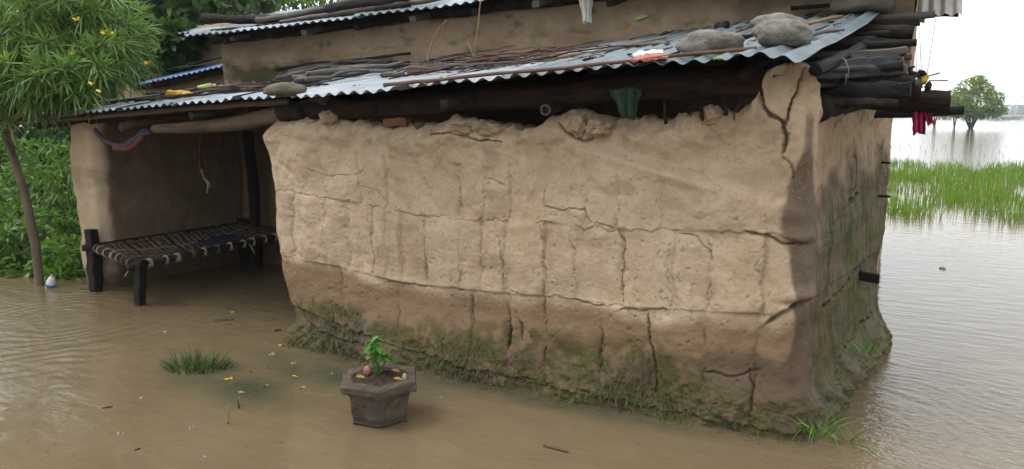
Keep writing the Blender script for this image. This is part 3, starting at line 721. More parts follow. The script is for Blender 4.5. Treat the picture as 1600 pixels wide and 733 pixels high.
    # chipped ledge with a void at the corner
    q = np.array(wxz(1262, 480)); h2 += 0.030 * np.exp(-((S - q[0]) / 0.10) ** 2 - ((Z - q[1] - 0.045) / 0.035) ** 2); h2 -= 0.035 * np.exp(-((S - q[0] + 0.02) / 0.09) ** 2 - ((Z - q[1]) / 0.016) ** 2)
    q = np.array(wxz(1262, 384)); h2 += 0.022 * np.exp(-((S - q[0]) / 0.07) ** 2 - ((Z - q[1] - 0.03) / 0.03) ** 2)
    # pocks where straw and gravel fell out
    rg = np.random.default_rng(77)
    for _ in range(330):
        cx, cz = rg.uniform(-3.4, -0.1), rg.uniform(0.05, 1.5); r = rg.uniform(0.004, 0.010) * (1.5 if rg.random() < 0.12 else 1)
        i0_, i1_ = np.searchsorted(s, [cx - 2.5 * r, cx + 2.5 * r])
        if i1_ > i0_: W.h[i0_:i1_] -= rg.uniform(0.004, 0.012) * np.exp(-(((S[i0_:i1_] - cx) / r) ** 2 + ((Z[i0_:i1_] - cz) / (r * rg.uniform(0.7, 1.3))) ** 2) * 1.2)
    # ---- real surface colour: moss, damp, red-brown stain
    mb = [wxz(*q) for q in [(462, 455), (540, 478), (640, 500), (760, 505), (870, 510), (1040, 535), (1150, 590), (1260, 630)]]
    zb = np.interp(S, [q[0] for q in mb], [q[1] for q in mb])
    big_n = fbm(S * 2.6, Z * 2.6, 61, 4); fine_n = fbm(S * 11, Z * 9, 62, 4)
    moss = sstep(0.05, -0.13, Z - zb + 0.08 * big_n) * sstep(-0.55, 0.35, fine_n + 0.6 * big_n + 0.22) * 0.85
    yb, zz_ = S - s_c, Z
    moss_side = sdm * sstep(0.02, 0.30, yb) * sstep(1.50, 0.95, Z + 0.25 * big_n) * sstep(-0.55, 0.25, fbm(S * 7, Z * 1.6, 63, 4) + 0.2) * 0.92
    moss_side = np.maximum(moss_side, 0.75 * sdm * sstep(0.0, 0.12, yb) * sstep(0.75, 0.35, Z + 0.2 * big_n) * sstep(-0.3, 0.3, fine_n + 0.2))
    moss = np.maximum(moss * (1 - sdm), moss_side)
    dm = np.zeros_like(S)
    for (px, py, rx, ry, a) in [(1250, 345, 38, 50, 1.0), (1262, 285, 22, 40, 0.8), (1252, 430, 20, 50, 1.0), (1286, 440, 20, 90, 0.9), (1278, 560, 30, 70, 0.8), (1235, 640, 85, 75, 1.0), (1150, 600, 80, 60, 0.8), (1270, 500, 30, 60, 0.7), (1120, 660, 110, 40, 0.9), (1270, 205, 18, 60, 0.55), (1000, 655, 160, 25, 0.6), (480, 520, 40, 25, 0.7), (1255, 560, 24, 60, 0.5)]:
        c = wxz(px, py); c2 = wxz(px + rx, py); c3 = wxz(px, py + ry)
        dm += a * np.exp(-(((S - c[0]) / (c2[0] - c[0])) ** 2 + ((Z - c[1]) / (c3[1] - c[1])) ** 2) * 0.9)
    zlow = zb - Z
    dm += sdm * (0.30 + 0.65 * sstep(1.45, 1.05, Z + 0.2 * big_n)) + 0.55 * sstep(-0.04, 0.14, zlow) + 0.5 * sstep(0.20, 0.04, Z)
    # two dry patches left at the corner
    for (px, py, rx, ry) in [(1232, 530, 26, 40)]:
        c = wxz(px, py); c2 = wxz(px + rx, py); c3 = wxz(px, py + ry); dm -= 0.35 * np.exp(-(((S - c[0]) / (c2[0] - c[0])) ** 2 + ((Z - c[1]) / (c3[1] - c[1])) ** 2))
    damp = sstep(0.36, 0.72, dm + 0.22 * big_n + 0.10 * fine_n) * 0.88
    damp = np.maximum(damp, (1 - sdm) * sstep(0.0, 0.16, zlow + 0.05 * big_n) * (0.86 + 0.2 * fine_n))
    damp = np.clip(damp, 0, 0.95)
    stain = sstep(0.0, 0.10, z2 - Z + 0.05 * big_n) * sstep(-0.05, 0.25, Z - zb + 0.25 + 0.1 * fine_n) * 0.95
    stain = np.maximum(stain, (1 - sdm) * 0.9 * sstep(0.02, 0.22, z2 - Z + 0.06 * big_n))
    stain = np.maximum(stain, 0.38 * sstep(0.28, 0.75, fbm(S * 3.2, Z * 5.5, 66, 4)) )
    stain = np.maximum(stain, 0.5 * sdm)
    stain = np.maximum(stain, 0.45 * sstep(0.20, 0.0, dt) * sstep(-0.2, 0.4, fine_n))
    # left end: the outline bows in and out
    lf = [aty(px, py, 0.06) for px, py in [(421, 198), (418, 212), (432, 258), (440, 300), (437, 360), (446, 420), (456, 462), (473, 500), (462, 530), (455, 550)]]
    lz = np.array([q[2] for q in lf]); lx = np.array([q[0] for q in lf]); o_ = np.argsort(lz)
    v, f = W.mesh(0.27, 0.022, 0.35, 5)
    V = W.V
    wgt = sstep(-2.75, -3.45, V[:, :, 0])
    V[:, :, 0] += wgt * (np.interp(V[:, :, 2], lz[o_], lx[o_]) + 3.50 - 0.02)
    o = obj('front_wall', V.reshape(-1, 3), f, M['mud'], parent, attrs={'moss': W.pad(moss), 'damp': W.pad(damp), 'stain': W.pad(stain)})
    return W, o

def plain_wall(name, plan_pts, top_fn, parent, mat, seed, step=0.02, zstep=0.02, thick=0.22, moss_fn=None, damp_shade_fn=None, rough=1.0, seams=(), zb=BED):
    """a coarser mud wall on a straight or bent plan; outward side is to the right of travel"""
    pts = np.asarray(plan_pts, float); d = np.r_[0, np.cumsum(np.linalg.norm(np.diff(pts, axis=0), axis=1))]
    t = np.arange(0, d[-1] + step * 0.5, step); plan = np.stack([np.interp(t, d, pts[:, 0]), np.interp(t, d, pts[:, 1])], 1)
    for _ in range(3): plan[1:-1] = (plan[:-2] + 2 * plan[1:-1] + plan[2:]) / 4
    W = Wall(plan, t); top = np.array([top_fn(*q) for q in plan]) + 0.012 * fbm(t * 9, t * 0, seed, 3)
    W.setup(top, max(8, int((top.max() - zb) / zstep)), zb)
    S, Z = W.S, W.Z
    W.h += rough * (0.022 * fbm(S * 1.4, Z * 1.6, seed + 1, 3) + 0.006 * fbm(S * 8, Z * 8, seed + 2, 3))
    for i, (pl, w, dp) in enumerate(seams): W.carve(pl, w, dp, seed + 20 + i, 0.4, 0.02, 0.2)
    mo = moss_fn(S, Z) if moss_fn else np.zeros_like(S); da = damp_shade_fn(S, Z) if damp_shade_fn else np.zeros_like(S)
    st = 0.5 * sstep(0.0, 0.5, fbm(S * 2, Z * 3, seed + 6, 4))
    v, f = W.mesh(thick, 0.015, 0.3, seed)
    return obj(name, v, f, mat, parent, attrs={'moss': W.pad(mo), 'damp': W.pad(da), 'stain': W.pad(st)})  # damp attribute also carries the painted porch shade

lean_to = thing('lean_to', 'low mud-walled lean-to with corrugated iron roof and open porch', 'mud hut', (-3.2, 0.9, BED))
house = thing('mud_house', 'taller brown mud house behind, roof edge above the lean-to roof', 'mud house', (-3.0, 4.0, BED))
FRONT, front_wall = build_front_wall(lean_to)

# ================================================================== LEAN-TO: roof, porch, timbers
def eave_y(px): return -0.28 + 0.43 * max(0.0, min(1.0, (520 - px) / 475.0))
EP = np.array([aty(px, py, eave_y(px)) for px, py in [(20, 190), (45, 188), (120, 178), (200, 170), (260, 164), (330, 158), (430, 153), (500, 150), (600, 142), (700, 129), (800, 122), (900, 112), (1000, 103), (1100, 96), (1180, 91), (1255, 99)]])
o_ = np.argsort(EP[:, 0]); EP = EP[o_]
def eave(x): return np.interp(x, EP[:, 0], EP[:, 1]), np.interp(x, EP[:, 0], EP[:, 2])
BP = np.array([aty(px, py, 1.98) for px, py in [(235, 152), (380, 132), (640, 103), (900, 76), (1100, 46), (1180, 32), (1385, 18)]])
def back_z(x): return np.interp(x, BP[:, 0], BP[:, 2])
def roof_pt(x, t, lift=0.0):
    """point on the lean-to roof: x at the eave, t = 0 eave .. 1 house wall"""
    ye, ze = eave(x); xb = x + 0.23 * sstep(-3.0, 0.0, x) * 1.0 - 0.35 * sstep(-4.5, -6.6, x)
    return np.array([x + (xb - x) * t, ye + (1.98 - ye) * t, ze + (back_z(xb) - ze) * t + lift - 0.02 * math.sin(math.pi * t)])
def corr_sheet(name, x0, x1, pt, mat, parent, seed, period=0.098, amp=0.011, t0=0.0, t1=1.0, lift=0.0, ragged=0.0, droop=0.0):
    per = 8; nx = max(6, int((x1 - x0) / period * per)) + 1; ny = 16
    rg = np.random.default_rng(seed); e0 = rg.uniform(-1, 1) * ragged; tilt = rg.uniform(-1, 1) * 0.006
    V = np.zeros((nx, ny, 3))
    for i in range(nx):
        x = x0 + (x1 - x0) * i / (nx - 1)
        c = amp * math.cos(2 * math.pi * (x - x0) / period)
        for j in range(ny):
            t = t0 + e0 + (t1 - t0 - e0) * j / (ny - 1)
            p = np.array(pt(x, t)); w = i / (nx - 1)
            p[2] += c + lift + tilt * (w - 0.5) * 2 + 0.010 * float(fbm(x * 2.2, t * 4, seed, 2)) - droop * max(0, 0.12 - t) * 3 * (0.5 + 0.5 * float(pn(x * 3, 0.5, seed + 2)))
            V[i, j] = p
    return obj(name, V.reshape(-1, 3), grid_faces(nx, ny), mat, parent, smooth=True)
roof = bpy.data.objects.new('roof', None); col.objects.link(roof); roof.parent = lean_to; roof.location = (0, 0, 1.9); roof.empty_display_size = 0.1
xs_ = [-6.72, -5.98, -5.26, -4.50, -3.78, -3.02, -2.30, -1.58, -0.86, -0.155]
for i in range(9):
    a, b = xs_[i], xs_[i + 1]
    m = [M['tin'], M['tin_pale'], M['tin'], M['tin_pale'], M['tin_pale'], M['tin_pale'], M['tin_pale'], M['tin'], M['tin']][i]
    corr_sheet('corrugated_sheet', a - (0.07 if i else 0), b, roof_pt, m, roof, 60 + i, lift=0.003 * (i % 2) + 0.012, ragged=0.02, droop=0.05)

# timbers under the eave
def under(px, py, y): return aty(px, py, y)
def along(pxs, dz, y=0.06):
    out = []
    for x in pxs:
        ye, ze = eave(x); out.append((x, y, ze + dz))
    return out
log('beam', along(np.linspace(-3.55, -0.28, 8), -0.085, 0.06), 0.058, 0.066, M['beam_brown'], lean_to, 24, 0.012, 3, 12, 0.25)
log('beam', along(np.linspace(-3.3, -0.35, 8), -0.045, 0.30), 0.07, 0.07, M['bark_dark'], lean_to, 20, 0.012, 4, 10, 0.25)
log('lintel', [aty(243, 201, 0.22), aty(300, 200, 0.20), aty(370, 193, 0.16), aty(448, 178, 0.10), aty(520, 162, 0.08)], 0.038, 0.066, M['pale_wood'], lean_to, 16, 0.008, 5, 12, 0.22)
log('beam', [aty(60, 196, 0.46), aty(180, 184, 0.42), aty(320, 172, 0.38), aty(470, 160, 0.30)], 0.035, 0.045, M['beam_brown'], lean_to, 14, 0.01, 6, 10, 0.25)
log('purlin', [aty(66, 190, 0.26), aty(190, 179, 0.20), aty(330, 166, 0.12), aty(450, 160, 0.02)], 0.018, 0.022, M['pale_wood'], lean_to, 14, 0.006, 7, 8, 0.25)
# rafters run front to back; their ends stick out under the sheet
RAF = [(190, 199, 0.25, 0.032, 'pale_wood'), (300, 181, 0.20, 0.030, 'grey_wood'), (462, 178, -0.02, 0.045, 'charred'), (700, 164, -0.20, 0.038, 'bark_dark'), (853, 172, -0.10, 0.036, 'beam_brown'),
       (980, 150, -0.05, 0.04, 'bark_dark'), (1105, 132, -0.02, 0.04, 'bark_dark'), (580, 170, -0.02, 0.04, 'bark_dark'), (1160, 120, -0.05, 0.04, 'bark_dark'), (385, 170, 0.1, 0.03, 'bark_dark')]
for i, (px, py, y, r, m) in enumerate(RAF):
    p = aty(px, py, y); q = np.array([p[0] + 0.12, 1.99, min(back_z(p[0] + 0.12) - r - 0.04, p[2] + 0.45)])
    if px == 700: p = p + np.array([-0.03, 0, 0]); q = p + np.array([0.35, 1.2, 0.22])
    log('rafter', [p, (p + q) / 2, q], r, r * 1.05, M[m], lean_to, 10, 0.006, 80 + i, 9, 0.45)
# a bored bamboo end shows as a ring
for (px, py, y, r) in [(190, 199, 0.248, 0.030), (853, 172, -0.102, 0.030), (300, 181, 0.198, 0.028)]:
    p = aty(px, py, y); th = np.linspace(0, 2 * math.pi, 17)[:-1]
    n_ = 16; V = []
    for k in range(n_):
        for (rr, dy) in ((r * 1.0, 0.0), (r * 1.04, -0.008), (r * 0.68, -0.008), (r * 0.62, 0.0)):
            V.append(p + np.array([rr * math.cos(th[k]), dy, rr * math.sin(th[k])]))
    fs = [(k * 4 + j, ((k + 1) % n_) * 4 + j, ((k + 1) % n_) * 4 + (j + 1) % 4, k * 4 + (j + 1) % 4) for k in range(n_) for j in range(4)]
    obj('rafter_end_ring', V, fs, M['grey_wood'], lean_to)
# broken clods and bricks wedged on top of the wall
for i, (px, py, y, sx, sy, sz, m) in enumerate([(515, 184, 0.02, 0.062, 0.06, 0.048, 'mud'), (490, 190, 0.08, 0.07, 0.07, 0.04, 'mud'), (728, 204, 0.05, 0.10, 0.06, 0.040, 'mud'), (770, 204, 0.06, 0.12, 0.07, 0.040, 'mud'), (690, 206, 0.05, 0.07, 0.05, 0.025, 'mud'), (906, 196, 0.045, 0.075, 0.05, 0.065, 'mud'), (935, 200, 0.05, 0.09, 0.07, 0.05, 'mud'), (1112, 180, 0.06, 0.05, 0.05, 0.05, 'mud'), (655, 196, 0.03, 0.03, 0.03, 0.022, 'stone_brown')]):
    v, f = lump(aty(px, py, y), (sx, sy, sz), 30 + i, 0.3 * i, 0.12, 0.35, 1.9, 5)
    n_ = len(v); z_ = np.zeros(n_)
    obj('clod', v, f, M[m], lean_to, attrs={'moss': z_, 'damp': z_ + 0.05, 'stain': z_ + 0.35})
def brick_mesh(c, l, w, h, rot, seed, tilt=0.0):
    d = np.array([math.cos(rot), math.sin(rot), tilt]) * l / 2
    return beam_box(np.asarray(c) - d, np.asarray(c) + d, w, h, 0.003, 4, seed)
for i, (px, py, y, l, rot) in enumerate([(622, 191, 0.05, 0.15, 0.2), (575, 190, 0.16, 0.16, -0.3)]):
    v, f = brick_mesh(aty(px, py, y), l, 0.09, 0.055, rot, i, 0.06); obj('brick', v, f, M['brick'], lean_to, smooth=False)
# little stakes pinning the eave to the wall
for i, (a, b) in enumerate([((1041, 192), (1037, 158)), ((1097, 188), (1094, 160)), ((1135, 180), (1128, 140)), ((1150, 175), (1158, 150))]):
    log('stake', [aty(*a, -0.02), aty(*b, 0.02)], 0.012, 0.008, M['beam_brown'], lean_to, 6, 0.004, 90 + i, 7)

# porch: end pillar, side wall, soot-black post
PX0, PX1 = aty(112, 300, 0.40)[0], aty(152, 300, 0.40)[0]
def porch_top(x, y): return float(eave(max(-6.7, x))[1]) + 0.16 * (y - 0.2) - 0.03
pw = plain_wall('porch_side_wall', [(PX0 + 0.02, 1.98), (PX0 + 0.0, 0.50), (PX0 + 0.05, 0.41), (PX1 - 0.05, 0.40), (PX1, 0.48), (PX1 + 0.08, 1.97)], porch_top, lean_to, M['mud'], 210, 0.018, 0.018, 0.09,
           moss_fn=lambda S, Z: 0.5 * sstep(0.2, 0.0, Z), damp_shade_fn=lambda S, Z: np.maximum(0.75 * sstep(0.22, 0.05, Z + 0.08 * fbm(S * 4, Z * 4, 5, 3)), 0.86 * sstep(-0.02, 0.05, S - S.max() + 1.47 + 0.03 * fbm(S * 5, Z * 5, 6, 3))), rough=0.9)   # real damp low down; porch shade painted into the inner face's colour
co = np.zeros(len(pw.data.vertices) * 3, np.float32); pw.data.vertices.foreach_get('co', co); co = co.reshape(-1, 3); wz = co[:, 2] + wloc(lean_to)[2]
co[:, 0] -= sstep(PX0 + 0.22, PX0 + 0.0, co[:, 0] + wloc(lean_to)[0]) * (0.07 * sstep(0.8, 1.45, wz) - 0.04 * sstep(0.5, 0.0, wz) + 0.03 * fbm(wz * 4, wz * 0, 3, 3))   # the pillar flares to the top
pw.data.vertices.foreach_set('co', co.ravel()); pw.data.update()
log('post', [aty(388, 205, 1.80), aty(396, 300, 1.82) , np.array([aty(398, 330, 1.82)[0], 1.82, BED])], 0.055, 0.06, M['charred'], lean_to, 12, 0.006, 8, 10, 0.2)

# purlins sticking out past the gable, seen below the cut edge of the sheet
def gable(px0, py0, px1, py1, y, r, m, seed, square=False, flat=1.0, inset=0.3):
    b = aty(px1, py1, y); a = aty(px0, py0, y); a = a + (a - b) / np.linalg.norm(a - b) * inset
    if square:
        v, f = beam_box(a, b, r * 2.0, r * 1.3, 0.004, 8, seed); return obj('purlin', v, f, M[m], lean_to, smooth=False)
    return log('purlin', [a, (a + b) / 2, b], r, r * 0.9, M[m], lean_to, 10, 0.005, seed, 9, 0.2, flat)
gable(1310, 88, 1417, 79, 0.55, 0.028, 'grey_wood', 11, True)
gable(1322, 72, 1432, 66, 1.00, 0.022, 'charred', 12)
gable(1352, 55, 1390, 52, 1.35, 0.020, 'charred', 13)
gable(1370, 42, 1436, 35, 1.75, 0.034, 'charred', 14, True)
gable(1365, 48, 1428, 52, 1.5, 0.045, 'bark_dark', 15)
gable(1380, 28, 1462, 23, 1.90, 0.026, 'grey_wood', 16)
gable(1360, 92, 1424, 88, 0.60, 0.020, 'twig', 17)
gable(1340, 66, 1368, 66, 1.2, 0.04, 'bark_dark', 18)
gable(1300, 112, 1412, 104, 0.40, 0.024, 'charred', 30)
gable(1290, 100, 1405, 96, 0.50, 0.024, 'charred', 31)
gable(1310, 120, 1424, 112, 0.60, 0.024, 'charred', 32)
# struts carrying them: logs lying on the side wall
log('wall_plate', [np.array([-0.14, 0.16, 1.62]), np.array([-0.03, 1.0, 1.69]), np.array([0.09, 1.95, 1.73])], 0.06, 0.06, M['bark_dark'], lean_to, 12, 0.008, 9, 10, 0.25)
log('gable_rafter', [np.array([-0.13, -0.10, 1.80]), np.array([-0.02, 0.9, 1.96]), np.array([0.07, 1.95, 2.15])], 0.030, 0.030, M['charred'], lean_to, 12, 0.006, 10, 9, 0.2)
log('cross_log', [aty(1200, 158, 1.1), aty(1330, 158, 1.1), aty(1482, 158, 1.1)], 0.055, 0.062, M['beam_brown'], lean_to, 12, 0.01, 19, 10, 0.3)
log('cross_log', [aty(1230, 178, 1.5), aty(1400, 178, 1.5), aty(1505, 173, 1.5)], 0.028, 0.026, M['charred'], lean_to, 10, 0.006, 20, 9, 0.2)

# ================================================================== MAIN HOUSE
HX0, HX1 = aty(351, 110, 2.0)[0], 0.235
UE = np.array([aty(px, py, 1.62) for px, py in [(283, 60), (350, 53), (420, 45), (560, 28), (690, 12), (770, 1)]])
def upper_eave_z(x): return np.interp(x, UE[:, 0], UE[:, 2]) if x < UE[-1, 0] else UE[-1, 2] + (x - UE[-1, 0]) * 0.02
def up_pt(x, t): return np.array([x, 1.62 + 2.3 * t, upper_eave_z(x) + 0.62 * t])
def h_top(x, y): return float(upper_eave_z(x)) - 0.035 + 0.27 * max(0, y - 1.62)
MJ = [(aty(px, py, 2.0)) for px, py in [(365, 103), (470, 100), (600, 75), (700, 64), (820, 55), (900, 52), (1000, 42), (1150, 30)]]
seams = [([(q[0] - HX0 + 0.02, q[2]) for q in MJ], 0.010, 0.02)]
for (px, a, b) in [(477, 62, 98), (540, 62, 84), (625, 60, 88), (778, 25, 90), (910, 45, 78), (1030, 30, 60), (395, 70, 100), (1160, 8, 34), (855, 60, 85), (700, 40, 66), (437, 66, 100), (580, 55, 80)]:
    p, q = aty(px, a, 2.0), aty(px + 4, b, 2.0); seams.append(([(p[0] - HX0 + 0.02, p[2]), (q[0] - HX0 + 0.02, q[2])], 0.009, 0.018))
mc = aty(430, 118, 2.0); mc2 = aty(600, 108, 2.0)
mw = plain_wall('front_wall', [(HX0 - 0.02, 2.0), (HX1, 2.0)], h_top, house, M['mud_old'], 230, 0.016, 0.014, 0.2, seams=seams,
           moss_fn=lambda S, Z: 0.85 * sstep(0.0, 0.5, 1.3 * np.exp(-((S + HX0 - mc[0]) / 0.75) ** 2 - ((Z - mc[2]) / 0.07) ** 2) + 0.9 * np.exp(-((S + HX0 - mc2[0]) / 1.2) ** 2 - ((Z - mc2[2]) / 0.05) ** 2) + 0.5 * fbm(S * 5, Z * 7, 2, 3) - 0.12),
           damp_shade_fn=lambda S, Z: 0.75 * sstep(0.25, 0.75, 0.55 * sstep(2.30, 2.05, Z) + 0.65 * sstep(4.2, 6.0, S) + 1.2 * sstep(1.75, 1.6, Z) + 0.35 * fbm(S * 3, Z * 4, 7, 4)))  # lowest band paints the shade under the lean-to roof into the mud colour
sw = plain_wall('side_wall', [(HX1, 2.02), (HX1 + 0.02, 6.2)], lambda x, y: h_top(0.2, 2.0) + 0.1, house, M['mud_old'], 240, 0.04, 0.04, 0.2)
plain_wall('side_wall', [(HX0, 6.2), (HX0, 2.02)], lambda x, y: h_top(HX0, 2.0) + 0.05, house, M['mud_old'], 241, 0.03, 0.03, 0.2)
plain_wall('wing_wall', [(-9.6, 2.95), (HX0 - 0.02, 2.95)], lambda x, y: 2.72, house, M['mud_old'], 242, 0.03, 0.03, 0.2,
           seams=[([(k, 1.9), (k + 0.02, 2.7)], 0.012, 0.02) for k in (2.2, 2.55, 2.9, 3.15)])
for w_ in (mw, sw):                       # the house corner is eaten back below the log ends
    co = np.zeros(len(w_.data.vertices) * 3, np.float32); w_.data.vertices.foreach_get("co", co); co = co.reshape(-1, 3)
    off = wloc(w_.parent); co[:, 0] -= 0.16 * sstep(1.80, 1.55, co[:, 2] + off[2]) * sstep(-0.4, 0.1, co[:, 0] + off[0])
    w_.data.vertices.foreach_set("co", co.ravel()); w_.data.update()
hroof = bpy.data.objects.new('roof', None); col.objects.link(hroof); hroof.parent = house; hroof.location = (0, 0, 2.4); hroof.empty_display_size = 0.1
ux = [-6.46, -5.70, -4.92, -4.14, -3.36, -2.58, -1.80, -1.02, -0.26, 0.34]
for i in range(9):
    corr_sheet('corrugated_sheet', ux[i] - (0.06 if i else 0), ux[i + 1], up_pt, M['tin_pale'] if i % 3 else M['tin'], hroof, 120 + i, lift=0.003 * (i % 2) + 0.01, ragged=0.01)
def wing_pt(x, t): return np.array([x, 2.55 + 1.6 * t, 2.58 + 0.45 * t])
corr_sheet('corrugated_sheet', -8.6, -6.42, wing_pt, M['tin_pale'], hroof, 140)
def far_pt(x, t): return np.array([x, 3.92 + 2.4 * t, upper_eave_z(x) + 0.62 - 0.55 * t])
corr_sheet('corrugated_sheet', -6.46, 0.34, far_pt, M['tin'], hroof, 141, period=0.13)
# rusty sheet hanging off the gable corner on the right
g0, g1 = aty(1440, 24, 2.5), aty(1504, 22, 2.5)
def hang_pt(x, t): return np.array([x, 2.5 + 0.55 * t, g0[2] + (g1[2] - g0[2]) * (x - g0[0]) / (g1[0] - g0[0]) + 0.40 * t])
corr_sheet('corrugated_sheet', g0[0] - 0.15, g1[0], hang_pt, M['tin_rust'], hroof, 142, 0.075, 0.010)
gb = aty(1405, 24, 2.62)
v, f = beam_box(gb, np.array([g1[0] - 0.02, 2.62, g1[2] + 0.02]), 0.05, 0.04, 0.003, 6, 4); obj('verge_board', v, f, M['beam_brown'], hroof, smooth=False)
# rafter ends with wet tops below the upper eave
for i, (px, py, r) in enumerate([(352, 66, 0.026), (362, 62, 0.024), (420, 57, 0.028), (475, 50, 0.030), (556, 45, 0.030), (645, 31, 0.032), (742, 20, 0.030), (838, 6, 0.030), (952, 4, 0.030), (1050, -8, 0.03), (1160, -16, 0.03), (1290, -20, 0.03)]):
    p = aty(px, py, 1.70); q = p + np.array([0.02, 1.9, 0.50])
    v, f = beam_box(p, q, r * 2.2, r * 1.7, 0.004, 6, 50 + i); obj('rafter', v, f, M['grey_wood' if i % 2 else 'charred'], house, smooth=False)
log('wall_plate', [(x, 1.97, float(upper_eave_z(x)) + 0.02) for x in np.linspace(HX0 - 0.1, 0.25, 9)], 0.055, 0.055, M['bark_dark'], house, 24, 0.01, 44, 9, 0.3)

# small side shed between the house corner and the trees
shed = thing('side_shed', 'low mud shed with blue-edged iron roof against the house corner', 'shed', (-7.6, 2.6, BED))
SE = [aty(236, 127, 2.15), aty(352, 104, 2.15)]
def shed_pt(x, t): u = (x - SE[0][0]) / (SE[1][0] - SE[0][0]); return np.array([x, 2.15 + 0.75 * t, SE[0][2] + (SE[1][2] - SE[0][2]) * u + 0.20 * t])
sr = corr_sheet('roof', SE[0][0] - 0.5, min(SE[1][0], HX0 - 0.03), shed_pt, M['tin_blue'], shed, 150, 0.09, 0.009)
plain_wall('wall', [(SE[0][0] - 0.4, 2.35), (HX0 - 0.05, 2.35)], lambda x, y: shed_pt(x, 0.25)[2] - 0.05, shed, M['mud_old'], 250, 0.025, 0.02, 0.15)
log('beam', [shed_pt(SE[0][0] - 0.4, 0.12) - [0, 0, 0.05], shed_pt(SE[1][0] - 0.05, 0.12) - [0, 0, 0.05]], 0.035, 0.035, M['beam_brown'], shed, 10, 0.01, 66, 9)

# ================================================================== TREES AND SHRUBS ON THE LEFT
def whorl_crown(tips, n_leaf, ln, wd, seed, droop=0.35, stem=0.13):
    """bunches of narrow leaves spraying from shoot tips: tips = [(pos, dir)]"""
    rg = np.random.default_rng(seed); B, D = [], []
    for p, d in tips:
        d = np.asarray(d) / np.linalg.norm(d)
        a = np.cross(d, [0.3, 0.2, 1.0]); a /= np.linalg.norm(a); b = np.cross(d, a)
        t = rg.uniform(0, 1, n_leaf); th = np.arange(n_leaf) * 2.399 + rg.uniform(0, 6)
        el = -0.15 + 1.35 * t + rg.normal(0, 0.10, n_leaf)                 # lower leaves spread, upper ones point along the shoot
        rad = np.cos(el)[:, None] * (np.cos(th)[:, None] * a + np.sin(th)[:, None] * b) + np.sin(el)[:, None] * d
        B.append(np.asarray(p) + d * (stem * t)[:, None]); D.append(rad)
    B = np.concatenate(B); D = np.concatenate(D); n = len(B)
    per = np.repeat(rg.uniform(0, 1, len(tips)), n_leaf)
    V, Fc, idx = leaf_batch(B, D, ln * rg.uniform(0.7, 1.2, n), wd * rg.uniform(0.8, 1.2, n), droop * rg.uniform(0.4, 1.4, n), 3, [0.5, 1.0, 0.8, 0.08])
    r = np.clip(0.55 * per + 0.45 * rg.uniform(0, 1, n), 0, 1)[idx]
    return V, Fc, r
def ellipsoid_tips(c, r, n, rg, shell=0.5, upbias=0.35):
    out = []
    for _ in range(n):
        d = rg.normal(0, 1, 3); d /= np.linalg.norm(d); q = rg.uniform(shell, 1.0) ** 0.7
        out.append((np.asarray(c) + d * q * np.asarray(r), d + np.array([0.25, -0.45, upbias]) + rg.normal(0, 0.25, 3)))
    return out
def branches(root, tips, rg, n, r0=0.02):
    parts = []
    for k in rg.choice(len(tips), n, replace=False):
        p = tips[k][0]; m = (np.asarray(root) + p) / 2 + rg.normal(0, 0.06, 3) + np.array([0, 0, 0.05])
        parts.append(tube(resample([root, m, p], 7, 0.015, int(k)), np.linspace(r0, 0.006, 7), 6, 0.2, int(k)))
    return parts

# yellow oleander in front of the porch end
ot = thing('oleander_tree', 'yellow-flowered oleander with narrow leaves and slender trunk beside the porch', 'tree', (aty(62, 446, 0.22)[0], 0.22, BED))
tp = [aty(62, 446, 0.22) + [0, 0, BED], aty(58, 395, 0.22), aty(47, 335, 0.22), aty(32, 275, 0.24), aty(12, 222, 0.28), aty(-15, 150, 0.35), aty(-30, 80, 0.45)]
v, f = tube(resample(tp, 22, 0.012, 3), np.linspace(0.042, 0.030, 22), 9, 0.3, 2)
trunk = obj('trunk', v, f, simple('smooth_bark', (0.13, 0.095, 0.06), (0.08, 0.06, 0.04), 7, 0.7, None, 0.4, 0.006), ot)
rg = np.random.default_rng(31)
tips = []
for (px, py, y, rx, ry, rz, k) in [(55, 60, 0.30, 0.62, 0.5, 0.52, 115), (115, 50, 0.35, 0.50, 0.5, 0.48, 85), (-25, 105, 0.25, 0.55, 0.5, 0.5, 70), (85, 105, 0.15, 0.55, 0.40, 0.24, 65), (150, 90, 0.45, 0.34, 0.35, 0.30, 50), (25, 135, 0.05, 0.50, 0.35, 0.22, 50),
                                   (50, -10, 0.5, 0.8, 0.6, 0.45, 85), (-60, 20, 0.4, 0.6, 0.6, 0.6, 50), (165, 45, 0.6, 0.3, 0.35, 0.35, 40), (0, 185, 0.15, 0.28, 0.25, 0.15, 16), (120, 125, 0.15, 0.35, 0.3, 0.12, 26)]:
    tips += ellipsoid_tips(aty(px, py, y), (rx, ry, rz), k, rg)
v, f, r = whorl_crown(tips, 20, 0.190, 0.0155, 32, 0.18, 0.07)
crown = tag(obj('crown', v, f, M['oleander'], ot, attrs={'rnd': r}), kind='stuff')
bp = []
root = aty(5, 205, 0.3)
bp += branches(root, tips, rg, 46, 0.022)
v, f = join(bp); obj('limbs', v, f, trunk.data.materials[0], ot)
# its flowers
for i, (px, py) in enumerate([(121, 32), (165, 52), (174, 55), (146, 132), (158, 143), (116, 86), (232, 100)]):
    c = aty(px, py, -0.22 + (0.3 if px > 170 else 0.0)); n = 6; th = np.arange(n) * 2 * math.pi / n
    D = np.stack([np.cos(th), np.sin(th) * 0.6 - 0.5, 0.5 + 0.4 * np.sin(th * 2)], 1)
    V, Fc, idx = leaf_batch(np.tile(c, (n, 1)), D, 0.040, 0.024, 0.2, 3, [0.3, 0.8, 1.0, 0.5]); obj('flower', V, Fc, M['yellow_petal'], ot)

